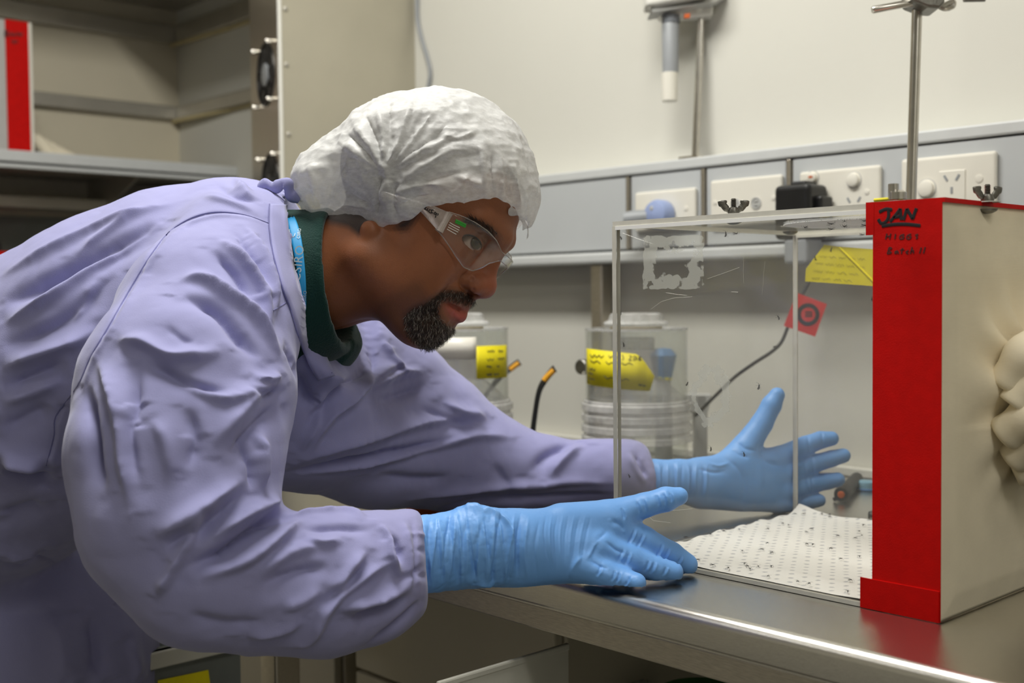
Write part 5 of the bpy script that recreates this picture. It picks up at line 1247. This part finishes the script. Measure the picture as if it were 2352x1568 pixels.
FACE = [([(1092, 723), (1078, 720), (1060, 714), (1040, 704), (1017, 692)], 4.0, -4.6), ([(1072, 738), (1056, 732), (1040, 720)], 8, 1.6), ([(1084, 706), (1064, 702), (1042, 697)], 6, 1.0), ([(1068, 750), (1050, 748), (1030, 738)], 8, -1.6),
 ([(1080, 624), (1064, 637), (1061, 656), (1074, 670), (1090, 680)], 6, -3.6), ([(1084, 640), (1078, 652), (1088, 664)], 10, 1.8), ([(1060, 634), (1040, 652), (1020, 672), (1006, 694)], 10, -1.3), ([(1035, 640), (1010, 665), (990, 690)], 18, 1.3), ([(1056, 541), (1070, 530), (1088, 530), (1104, 543), (1114, 560)], 4, -1.0), ([(1062, 560), (1076, 578), (1094, 586), (1110, 590)], 6, -.8), ([(1040, 590), (1070, 606), (1100, 612)], 14, -.8), ([(1006, 700), (1000, 715), (1004, 732)], 7, -.8)]
hb0 = bvh_of(VW, Qh); VW = apply_folds(VW, normals(VW, Qh), hb0, FACE, 1., False)
body = fast_mesh('body', VW, Qh, skin_mat(), man, tone); hbv = bvh_of(VW, Qh); NH = normals(VW, Qh)
# hairs of goatee, moustache and eyebrows
def hair_mat():
    m = bpy.data.materials.new('greying_hair'); m.use_nodes = True; nt = m.node_tree; at = nt.nodes.new('ShaderNodeVertexColor'); at.layer_name = 'tone'
    nt.links.new(at.outputs['Color'], nt.nodes['Principled BSDF'].inputs['Base Color']); nt.nodes['Principled BSDF'].inputs['Roughness'].default_value = .5; return m
HMAT = hair_mat()
def hairs(name, mask, count, ln, rad, flow, grey, lift=.4):
    ix = np.nonzero(mask > .5)[0]
    if not len(ix): return
    pick = rng.choice(ix, count); Vv = []; Qq = []; cc = []
    Vh = V
    for i in pick:
        b0 = Vh[i]+rng.normal(0, .0006, 3); n_h = C2H(toC((VW[i]+NH[i])[None]))[0]-Vh[i]; n_h /= np.linalg.norm(n_h)
        fl = np.array(flow(b0)); dr = nrm(n_h*lift+fl+rng.normal(0, .35, 3)); l_ = ln*rng.uniform(.5, 1.2); s_ = nrm(np.cross(dr, n_h)+1e-6)
        k = len(Vv); m_ = b0+dr*l_*.55+n_h*l_*.06; e_ = b0+dr*l_-n_h*l_*.10
        Vv += [b0-s_*rad, b0+s_*rad, b0+n_h*rad*1.5, m_-s_*rad*.8, m_+s_*rad*.8, m_+n_h*rad, e_, e_, e_]
        for a, b_ in ((0, 1), (1, 2), (2, 0)): Qq += [(k+a, k+b_, k+3+b_, k+3+a), (k+3+a, k+3+b_, k+6+b_, k+6+a)]
        g = rng.random() < grey(b0); c_ = lin(178, 168, 156) if g else lin(*(np.array((46, 35, 28))*rng.uniform(.6, 1.3))); cc += [c_]*9
    me_ = fast_mesh(name, H2W(np.array(Vv)), np.array(Qq), HMAT, man, np.array(cc)); me_['kind'] = 'stuff'; return me_
down = lambda p: (.25, .15*np.sign(p[1]), -.9)
hairs('goatee', bw, 5200, .0062, .00016, lambda p: (.35*(1 if p[2] < -.03 else .2), .5*np.sign(p[1])*(p[2] > -.03), -.9), lambda p: .30 if p[2] < -.035 else .10)
hairs('eyebrow', soft(BROW), 700, .0075, .00016, lambda p: (-.5, .8*np.sign(p[1]), .2), lambda p: .03, .06)
# eyes
for s in (1, -1):
    ec = EC*np.array((1, s, 1)); gz = nrm(np.array([.62, -.05, -.80 if s > 0 else -.35]))
    e_w = H2W(ec)[0]; gw = nrm(CR*gz[0]+CU*gz[1]+CF*gz[2])
    if s > 0:
        L_ = []
        for t_ in np.linspace(-2.75, -.35, 14):
            q_ = (1073+35*math.cos(t_), 575.5+35*math.sin(t_))
            if math.hypot(q_[0]-1093.6, q_[1]-541.6) < 35:
                h_ = shoot(hbv, q_[0]+.4, q_[1]-1.2)
                if h_ is not None: L_.append(h_[0]-CF*.0003)
        MB().tube(L_, [.0004]+[.0009]*(len(L_)-2)+[.0004], 6).build('eyelash', M['ink'], man, True)
    o = MB().lathe([(0, -.0131)]+[(.0131*math.sin(math.pi*k/20), -.0131*math.cos(math.pi*k/20)) for k in range(1, 18)]+[(.0060, .01165)], e_w, gw, 32).build('eyeball', mat('eye_white', lin(214, 196, 186), .15, var=.04, scale=120), man, True, sharp=None)
    MB().lathe([(.0061, .0116), (.0058, .0120), (.0030, .0123)], e_w, gw, 28).build('iris', mat('grey_brown_iris', lin(70, 66, 50), .15, var=.3, scale=900), o, True)
    MB().lathe([(.0030, .0123), (0, .0124)], e_w, gw, 20).build('pupil', M['black_plastic'], o, True)
    MB().lathe([(.0068, .0112), (.0055, .0126), (.0028, .0136), (0, .0139)], e_w, gw, 24).build('cornea', clear('clear_cornea', (1, 1, 1, 1), 1.4, 0, refl=1), o, True)

# ---------------------------------------------------------------- hair cap
CA, CB, CC = HL(1012, 418), HL(905, 380), HL(756, 432)
def dome_f(q):
    d = ell(q, CA, (.0985, .089, .0985))
    d = smin(d, ell(q, CB, (.064, .083, .064)), .03)
    d = smin(d, ell(q, CC, (.036, .064, .034)), .05)
    d = smin(d, ell(q, mm(40, 0, 92)*1.03, (.068, .080, .062)), .02)
    return d
def cut_f(q):
    u_, v_ = near_px(q); return ((v_-np.interp(u_, hem_u, hem_v))*.00046+.0011*np.sin(u_*.21+np.sign(q[:, 1]))+.0009*np.sin(u_*.47)).astype(np.float32)
V, Q = sculpt(lambda q: np.maximum(dome_f(q), cut_f(q)), mm(-165, -115, -70), mm(135, 115, 200), .0030)
dom, cut = dome_f(V.astype(np.float32)), cut_f(V.astype(np.float32)); drop0 = (cut > dom+.0003) & (dom < -.0018)
V = relax(V, Q, 2, .5); V, Q = subdivide(V, Q)
drop = (cut_f(V.astype(np.float32)) > dome_f(V.astype(np.float32))+.0004) & (dome_f(V.astype(np.float32)) < -.0022)
VW = H2W(V); Q = orient(VW, Q); N_ = normals(VW, Q); cbv = bvh_of(VW, Q)
CF_ = []
G0 = (884, 400)
for e_, w_, h_ in (((868, 245), 9, 5), ((895, 225), 8, -3.5), ((945, 240), 9, 5.5), ((968, 262), 8, -4), ((1000, 250), 9, 5), ((1038, 278), 8, -4), ((1060, 300), 9, 4), ((812, 285), 10, 5), ((840, 262), 8, -4), ((770, 320), 10, 4), ((790, 300), 8, -3.5), ((1010, 320), 8, 3.5), ((985, 345), 9, -3)):
    CF_.append(([G0, ((G0[0]+e_[0])/2+6, (G0[1]+e_[1])/2), e_], w_, h_))
CF_ += [([(879, 365), (890, 410), (884, 450), (893, 492)], 9, 6), ([(905, 420), (903, 460), (912, 495)], 7, -6), ([(868, 380), (872, 420), (866, 460), (870, 500)], 6, -5), ([(896, 400), (898, 450), (900, 480)], 5, 4),
 ([(732, 468), (722, 420), (714, 379)], 7, 5), ([(748, 468), (765, 420), (800, 360)], 8, -4), ([(690, 400), (720, 390), (760, 385)], 8, 3), ([(760, 480), (800, 470), (850, 478)], 7, 4), ([(780, 440), (820, 455), (862, 475)], 7, -4), ([(700, 440), (740, 500), (800, 520)], 10, 4),
 ([(897, 452), (940, 435), (990, 424), (1030, 432)], 7, 5), ([(905, 475), (960, 450), (1010, 445)], 7, -4), ([(1010, 310), (1050, 320), (1100, 300)], 7, 3), ([(920, 420), (980, 380), (1040, 350), (1090, 350)], 8, 4), ([(940, 440), (1000, 410), (1080, 390)], 9, -3),
 ([(1100, 330), (1110, 400), (1115, 455)], 6, 4), ([(1150, 360), (1152, 410), (1152, 455)], 6, 3.5), ([(1130, 350), (1132, 420), (1135, 460)], 6, -3), ([(1180, 370), (1186, 430), (1196, 480)], 6, 4), ([(1166, 370), (1170, 430), (1178, 470)], 6, -3), ([(1200, 420), (1206, 470), (1210, 510)], 5, 3),
 ([(1060, 440), (1066, 420), (1080, 400)], 6, 3), ([(1030, 400), (1090, 420), (1130, 440)], 8, 2.5)]
VW = apply_folds(VW, N_, cbv, CF_)
N_ = normals(VW, Q); cr1 = crumple(VW, 26, 21); cr2 = crumple(VW, 62, 25)
VW = VW+N_*((.35-cr1)*.007+(.3-cr2)*.0028)[:, None]
# elastic hem pulled in and frilled
hz = -cut_f(V.astype(np.float32)); hem = np.clip(1-hz/.012, 0, 1); VW = VW+N_*(hem*(.0010*np.sin(V[:, 0]*330+V[:, 1]*150)+.0005))[:, None]
VW = relax(VW, Q, 1, .3)
def cap_mat():
    m = bpy.data.materials.new('white_nonwoven'); m.use_nodes = True; nt = m.node_tree; L = nt.links.new
    for n_ in list(nt.nodes):
        if n_.type != 'OUTPUT_MATERIAL': nt.nodes.remove(n_)
    tcn = nt.nodes.new('ShaderNodeTexCoord'); mp = nt.nodes.new('ShaderNodeMapping'); mp.inputs['Scale'].default_value = (1, 1, 2.4); L(tcn.outputs['Object'], mp.inputs[0])
    n1 = nt.nodes.new('ShaderNodeTexNoise'); n1.inputs['Scale'].default_value = 130; n1.inputs['Detail'].default_value = 8; n1.inputs['Roughness'].default_value = .7; L(mp.outputs[0], n1.inputs[0])
    n2 = nt.nodes.new('ShaderNodeTexNoise'); n2.inputs['Scale'].default_value = 16; n2.inputs['Detail'].default_value = 3; L(tcn.outputs['Object'], n2.inputs[0])
    ad_ = nt.nodes.new('ShaderNodeMath'); ad_.operation = 'ADD'; L(n1.outputs[0], ad_.inputs[0]); L(n2.outputs[0], ad_.inputs[1])
    mr = nt.nodes.new('ShaderNodeMapRange'); L(ad_.outputs[0], mr.inputs[0]); mr.inputs[1].default_value = .65; mr.inputs[2].default_value = 1.35; mr.inputs[3].default_value = .50; mr.inputs[4].default_value = .98
    df = nt.nodes.new('ShaderNodeBsdfDiffuse'); df.inputs[0].default_value = (.80, .80, .79, 1); tl = nt.nodes.new('ShaderNodeBsdfTranslucent'); tl.inputs[0].default_value = (.8, .8, .79, 1)
    m0 = nt.nodes.new('ShaderNodeMixShader'); m0.inputs[0].default_value = .25; L(df.outputs[0], m0.inputs[1]); L(tl.outputs[0], m0.inputs[2])
    gl = nt.nodes.new('ShaderNodeBsdfGlossy'); gl.inputs['Roughness'].default_value = .4; m1 = nt.nodes.new('ShaderNodeMixShader'); m1.inputs[0].default_value = .04; L(m0.outputs[0], m1.inputs[1]); L(gl.outputs[0], m1.inputs[2])
    tr = nt.nodes.new('ShaderNodeBsdfTransparent'); mx = nt.nodes.new('ShaderNodeMixShader'); L(mr.outputs[0], mx.inputs[0]); L(tr.outputs[0], mx.inputs[1]); L(m1.outputs[0], mx.inputs[2])
    bp = nt.nodes.new('ShaderNodeBump'); bp.inputs['Strength'].default_value = .25; bp.inputs['Distance'].default_value = .001; L(n1.outputs[0], bp.inputs['Height']); L(bp.outputs[0], df.inputs['Normal'])
    L(mx.outputs[0], nt.nodes['Material Output'].inputs[0]); return m
M['cap'] = cap_mat()
hcap = fast_mesh('hair_cap', VW, Q, M['cap'], man, None, drop)
# frill of the elastic edge on the forehead and by the ear
def frill(pts, Y, amp, r, seed):
    b = MB(); w = smooth_path([HL(u, v, y) for (u, v), y in zip(pts, Y)], 8); rr = random.Random(seed); n_ = len(w); V_ = []; F_2 = []
    for i, p in enumerate(w):
        ph = i*.62; off = np.array([0, amp*math.sin(ph), amp*.5*math.cos(ph*1.3)])
        V_ += [p+off*.3, p+off+mm(2, 0, -3), p+off*1.5+mm(1, 0, -r*1000*(1+.4*math.sin(ph*.7)))]
    for i in range(n_-1):
        for k in range(2): a = i*3+k; F_2.append((a, a+1, a+4, a+3))
    o_ = mesh_obj('frill', H2W(np.array(V_)), F_2, M['cap'], hcap); s2 = o_.modifiers.new('sub', 'SUBSURF'); s2.levels = 1; s2.render_levels = 2
frill([(1172, 470), (1190, 486), (1204, 503), (1213, 522), (1214, 540)], (.030, .014, -.004, -.02, -.034), .0022, .0055, 2)

# ---------------------------------------------------------------- safety glasses
gl = bpy.data.objects.new('safety_glasses', None); COL.objects.link(gl); gl.parent = man
M['lens'] = clear('clear_lens', (.955, .95, .94, 1), 1.5, .012, (.75, .74, .72, 1), .02, 30)
M['lens_far'] = clear('clear_lens_painted_sheen', (.955, .95, .94, 1), 1.5, .13, (.85, .85, .83, 1), .04, 30)  # milky haze paints in the bright wall mirrored by the far lens
M['lens_frame'] = clear('clear_temple', (.90, .87, .84, 1), 1.5, .40, (.62, .55, .50, 1), .1, 50)
XB = HL(1163, 592)[0]+.006
def wrapX(Y, Z=.05): Y = np.abs(Y); return XB-.0068*(Y/.03)**2-.020*(Y/.076)**6+.10*(Z-.055)
def ray_wrap(u, v):
    Ys = np.linspace(.0, .086, 800); pts = np.array([HL(u, v, y) for y in Ys]); g = pts[:, 0]-wrapX(Ys, pts[:, 2])
    c_ = np.nonzero(np.diff(np.sign(g)))[0]; k = c_[-1] if len(c_) else np.argmin(np.abs(g)); return Ys[k], pts[k, 2]
up = [(1030, 486), (1062, 496), (1092, 511), (1120, 530), (1140, 552), (1152, 578)]; lw = [(1006, 530), (1028, 560), (1046, 588), (1064, 613), (1084, 622), (1104, 616), (1124, 604), (1148, 598)]
upY = np.array([ray_wrap(*q) for q in up]); lwY = np.array([ray_wrap(*q) for q in lw])
def prep(a): a = a[np.argsort(a[:, 0])]; return a
upY, lwY = prep(upY), prep(lwY); Ym = max(upY[-1, 0], lwY[-1, 0])
n_y, n_z = 36, 10
def lens_mesh(sgn, name):
    V_ = []; F_2 = []
    for i in range(n_y+1):
        Y = Ym*i/n_y; zu = np.interp(Y, upY[:, 0], upY[:, 1]); zl = np.interp(Y, lwY[:, 0], lwY[:, 1])
        zu = max(zu, zl+.003)
        for j in range(n_z+1):
            z = zl+(zu-zl)*j/n_z; V_.append((wrapX(Y, z), Y*sgn, z))
    for i in range(n_y):
        for j in range(n_z): a = i*(n_z+1)+j; F_2.append((a, a+1, a+n_z+2, a+n_z+1))
    o_ = mesh_obj(name, H2W(np.array(V_)), F_2, M['lens'] if sgn > 0 else M['lens_far'], gl); s2 = o_.modifiers.new('thick', 'SOLIDIFY'); s2.thickness = .0018; s2.offset = 0
    # moulded rim line
    b = MB(); W_ = H2W(np.array(V_)).reshape(n_y+1, n_z+1, 3)
    b.tube(list(W_[:, 0]), .0006, 6).tube(list(W_[:, n_z]), .0005, 6); b.build('rim', M['lens_frame'], o_, True); return o_, W_
l1, W1 = lens_mesh(1, 'lens'); l2, W2_ = lens_mesh(-1, 'lens')
for s in (1, -1):
    yh = Ym; au = HL(1028, 487, yh); al_ = HL(1005, 529, yh); bu = HL(985, 468, yh-.001); bl = HL(961, 480, yh-.001); eu = HL(880, 440, .070); el = HL(872, 452, .070)
    pts = [(au, al_), (bu, bl), ((bu+eu)/2, (bl+el)/2), (eu, el)]
    V_ = []; F_2 = []
    for a, b_ in pts:
        for q in (a, b_): V_.append(q*np.array((1, s, 1)))
    for i in range(3): F_2.append((2*i, 2*i+1, 2*i+3, 2*i+2))
    o_ = mesh_obj('temple', H2W(np.array(V_)), F_2, M['lens_frame'], gl); s2 = o_.modifiers.new('thick', 'SOLIDIFY'); s2.thickness = .003; s2.offset = 0
    if s > 0:
        hb = MB(); q0 = H2W(HL(1033, 489, yh+.0015))[0]; q1 = H2W(HL(1010, 532, yh+.0015))[0]; hb.tube([q0, (q0+q1)/2, q1], [.0035, .003, .0035], 10)
        hb.build('hinge', M['lens_frame'], o_, True)
        def LP(u, v):
            Y, z = ray_wrap(u, v); return H2W(np.array([wrapX(Y, z)+.0016, Y+.0006, z]))[0]
        strokes('vent_slot', [[(1030, 509), (1040, 515), (1053, 521)], [(1028, 514), (1039, 520), (1052, 527)], [(1026, 519), (1037, 525), (1049, 531)], [(1024, 524), (1034, 530), (1045, 536)]], LP, .00035, M['white'], l1)
        gb = strokes('green_mark', [[(1044, 504), (1055, 509), (1067, 515)], [(1043, 508), (1054, 513), (1066, 519)]], LP, .0011, mat('green_print', lin(40, 150, 40), .5), l1)
        TP = lambda u, v: H2W(HL(u, v, yh+.0018))[0]
        strokes('lettering', [[(975, 474), (976, 482)], [(975, 474), (979, 476), (976, 478), (980, 483)], [(983, 478), (981, 483), (985, 485)], [(988, 480), (985, 486), (991, 489), (990, 481)], [(996, 482), (991, 483), (992, 488), (995, 489)], [(999, 487), (997, 491), (1001, 492), (1001, 488), (999, 487)], [(1004, 489), (1002, 493), (1000, 500)], [(1007, 490), (1005, 495)]], TP, .0005, M['ink'], o_)

# ---------------------------------------------------------------- gloves
def glove(pts_f, lo_, hi_, folds, name, label, h=.0016, wr=None):
    V, Q = sculpt(pts_f, lo_, hi_, h); V = relax(V, Q, 1, .4); V, Q = subdivide(V, Q)
    VW = toW(V); Q = orient(VW, Q); N_ = normals(VW, Q); b_ = bvh_of(VW, Q)
    VW = apply_folds(VW, N_, b_, folds, 1.1, False)
    if wr is not None:
        N_ = normals(VW, Q); VW = VW+N_*wr(V)[:, None]
    VW = relax(VW, Q, 1, .25)
    o = fast_mesh(name, VW, Q, M['glove'], man); o['label'] = label; return o
bd_ = lambda u, v: depth_on(2, u, v, .9)
ring_t = bd_(1465, 1361)
def near_f(p):
    cuff = chain(p, c4([(948, 1275, 1.092, 88), (970, 1275, 1.095, 90), (1030, 1266, 1.105, 89), (1090, 1256, 1.11, 93), (1130, 1256, 1.115, 89), (1190, 1258, 1.12, 84)]), .004, ZC, 1.45)
    palm = None
    for l in ([(1185, 1222, 1.125, 50), (1290, 1208, 1.14, 46), (1402, 1205, 1.155, 44)], [(1185, 1245, 1.12, 55), (1280, 1250, 1.13, 48), (1372, 1258, 1.138, 40)], [(1190, 1285, 1.118, 57), (1270, 1290, 1.125, 47), (1330, 1297, 1.13, 40)], [(1190, 1292, 1.122, 52), (1300, 1308, 1.14, 34), (1350, 1318, 1.15, 26)]):
        e = chain(p, c4(l), 0, ZC, 1.35); palm = e if palm is None else smin(palm, e, .012)
    d = smin(cuff, palm, .010)
    fing = [[(1400, 1212, 1.157, 42), (1475, 1243, 1.168, 36), (1540, 1275, 1.180, 31), (1577, 1296, bd_(1577, 1322), 26)],
            [(1372, 1257, 1.140, 38), (1445, 1284, 1.146, 34), (1505, 1307, 1.150, 30), (1545, 1314, bd_(1545, 1339), 25)],
            [(1330, 1297, 1.130, 38), (1385, 1317, 1.128, 33), (1430, 1332, 1.126, 29), (1462, 1338, ring_t, 23)],
            [(1350, 1316, 1.150, 24), (1395, 1322, 1.155, 20), (1425, 1320, 1.156, 18), (1440, 1316, 1.158, 16)]]
    for l in fing: d = smin(d, chain(p, c4(l), .003), .0055)
    th = chain(p, c4([(1290, 1195, 1.145, 38), (1395, 1184, 1.158, 36), (1480, 1160, 1.165, 28), (1530, 1146, 1.168, 28), (1560, 1139, 1.17, 21)]), .003)
    return smin(d, th, .009)
nf = []
for i in range(22):
    u = 968+i*9.6+3*math.sin(i*2.1); tilt = 14*math.sin(i*1.7)
    nf.append(([(u-tilt, 1175+6*math.sin(i)), (u+4*math.sin(i*3), 1250), (u+tilt, 1345)], 3.2+1.4*(i % 3), (2.0 if i % 2 else -1.8)*(.6+.5*((i*7) % 5)/5)))
nf += [([(1062, 1166), (1085, 1164), (1110, 1168)], 14, 4), ([(1090, 1338), (1120, 1342), (1140, 1340)], 10, 3), ([(1085, 1168), (1130, 1175), (1170, 1205), (1178, 1260), (1172, 1330)], 7, 3.2), ([(1195, 1180), (1188, 1250), (1190, 1330)], 5, -2.5), ([(1215, 1185), (1205, 1260), (1212, 1335)], 4, 1.2), ([(1240, 1190), (1228, 1260), (1235, 1330)], 4, -.8)]
for a in range(9): nf.append(([(1255+a*13, 1180), (1250+a*12, 1230), (1262+a*9, 1300)], 3, .7 if a % 2 else -.6))
for (u, v, du, dv) in ((1450, 1232, 14, -30), (1470, 1240, 14, -28), (1515, 1262, 12, -26), (1530, 1270, 12, -24), (1560, 1285, 10, -20), (1425, 1275, 12, -26), (1440, 1282, 10, -26), (1485, 1300, 10, -24), (1498, 1304, 10, -24), (1525, 1312, 8, -20), (1375, 1310, 10, -26), (1408, 1322, 8, -24), (1418, 1326, 8, -24), (1440, 1334, 8, -20), (1465, 1165, 6, 26), (1480, 1160, 6, 26), (1510, 1150, 6, 26), (1525, 1146, 6, 26), (1430, 1180, 6, 26), (1540, 1142, 5, 22)):
    nf.append(([(u+du*.6, v+dv*.6), (u+2, v), (u-du*.6, v-dv*.6)], 3.0, -1.1)); nf.append(([(u+6+du*.6, v+dv*.6), (u+8, v), (u+6-du*.6, v-dv*.6)], 3.0, .8))
nf += [([(1345, 1290), (1365, 1255), (1385, 1230)], 5, 1.5), ([(1360, 1280), (1375, 1240), (1400, 1215)], 6, -1.5), ([(1310, 1330), (1318, 1300), (1340, 1275)], 5, 1.4), ([(1390, 1240), (1415, 1262), (1440, 1270)], 5, -1.6), ([(1355, 1285), (1380, 1300), (1400, 1306)], 5, -1.6), ([(1400, 1195), (1425, 1205), (1435, 1222)], 6, -1.5)]
wrn = lambda V: (crumple(V*np.array((1, .45, .6)), 150, 31)-.3)*.0009*np.clip((C(1260, 0, 1.12)[0]-V[:, 0])/.05, .12, 1)
glove(near_f, C(920, 1400, 1.02)-np.array((0, 0, .02)), C(1625, 1080, 1.22)+np.array((0, 0, .03)), nf, 'glove', 'blue nitrile glove flat on the steel bench edge', .0019, wrn)
def far_f(p):
    cuff = chain(p, c4([(1480, 1103, 1.467, 44), (1500, 1103, 1.467, 48), (1560, 1105, 1.47, 50), (1610, 1108, 1.475, 50)]), .004, ZC, 1.4)
    palm = None
    for l in ([(1610, 1085, 1.475, 34), (1700, 1072, 1.49, 38), (1790, 1052, 1.515, 27)], [(1610, 1105, 1.475, 40), (1720, 1100, 1.495, 40), (1806, 1088, 1.515, 26)], [(1610, 1120, 1.475, 40), (1710, 1124, 1.495, 40), (1800, 1126, 1.513, 25)], [(1610, 1130, 1.475, 36), (1700, 1142, 1.495, 32), (1785, 1156, 1.510, 21)]):
        e = chain(p, c4(l), 0, ZC, 1.35); palm = e if palm is None else smin(palm, e, .010)
    d = smin(cuff, palm, .010)
    for l in ([(1790, 1050, 1.517, 25), (1850, 1023, 1.525, 22), (1885, 1010, 1.53, 20), (1910, 1007, 1.53, 17)], [(1806, 1086, 1.517, 25), (1865, 1066, 1.525, 21), (1910, 1053, 1.53, 19), (1937, 1046, 1.53, 17)], [(1800, 1124, 1.515, 24), (1860, 1112, 1.523, 21), (1900, 1105, 1.527, 19), (1924, 1101, 1.527, 17)], [(1785, 1158, 1.512, 21), (1830, 1158, 1.518, 17), (1862, 1152, 1.52, 16), (1882, 1149, 1.52, 15)]):
        d = smin(d, chain(p, c4(l), .002), .005)
    th = chain(p, c4([(1650, 1095, 1.49, 38), (1712, 1028, 1.50, 32), (1750, 972, 1.505, 25), (1772, 930, 1.507, 23), (1785, 907, 1.507, 18)]), .003)
    return smin(d, th, .010)
ff = []
for i in range(12): u = 1502+i*11; ff.append(([(u, 1062), (u+5*math.sin(i*2), 1100), (u-3, 1150)], 3, 1.3 if i % 2 else -1.3))
ff += [([(1655, 1045), (1690, 1070), (1710, 1110), (1705, 1160)], 7, -1.6), ([(1740, 1030), (1760, 1060), (1800, 1070)], 6, -1.5), ([(1680, 1030), (1700, 1045), (1725, 1050)], 4, -1.3), ([(1692, 1015), (1712, 1030), (1738, 1035)], 4, -1.2), ([(1810, 1030), (1825, 1062), (1822, 1100), (1818, 1150)], 5, -1.6), ([(1620, 1060), (1650, 1070), (1680, 1060)], 4, 1.4), ([(1600, 1075), (1640, 1085), (1670, 1080)], 4, -1.4)]
for u, v in ((1858, 1018), (1850, 1068), (1868, 1066), (1855, 1112), (1866, 1110), (1842, 1157), (1890, 1010)): ff.append(([(u-3, v-22), (u, v), (u+3, v+22)], 3, -1.4))
glove(far_f, C(1450, 1240, 1.43)-np.array((0, 0, .03)), C(1985, 860, 1.55)+np.array((0, 0, .04)), ff, 'glove', 'blue nitrile glove open palm behind the clear cage', .0021, None)

# trousers and shoes below the frame
for s, (u, d) in enumerate(((40, 1.42), (190, 1.52))):
    a = P(u, 2000, d); g_ = a.copy(); g_[2] = .10
    MB().tube([a, (a+g_)/2, g_], [.066, .070, .062], 20).build('trouser_leg', M['trouser'], man, True)
    fdir = nrm(np.array((.75, .66, 0))); s0 = g_.copy(); s0[2] = 0
    MB().tube([s0-fdir*.08+np.array((0, 0, .045)), s0+np.array((0, 0, .055)), s0+fdir*.10+np.array((0, 0, .042)), s0+fdir*.19+np.array((0, 0, .030))], [.040, .048, .042, .026], 16, True, .95).build('shoe', M['black_plastic'], man, True)
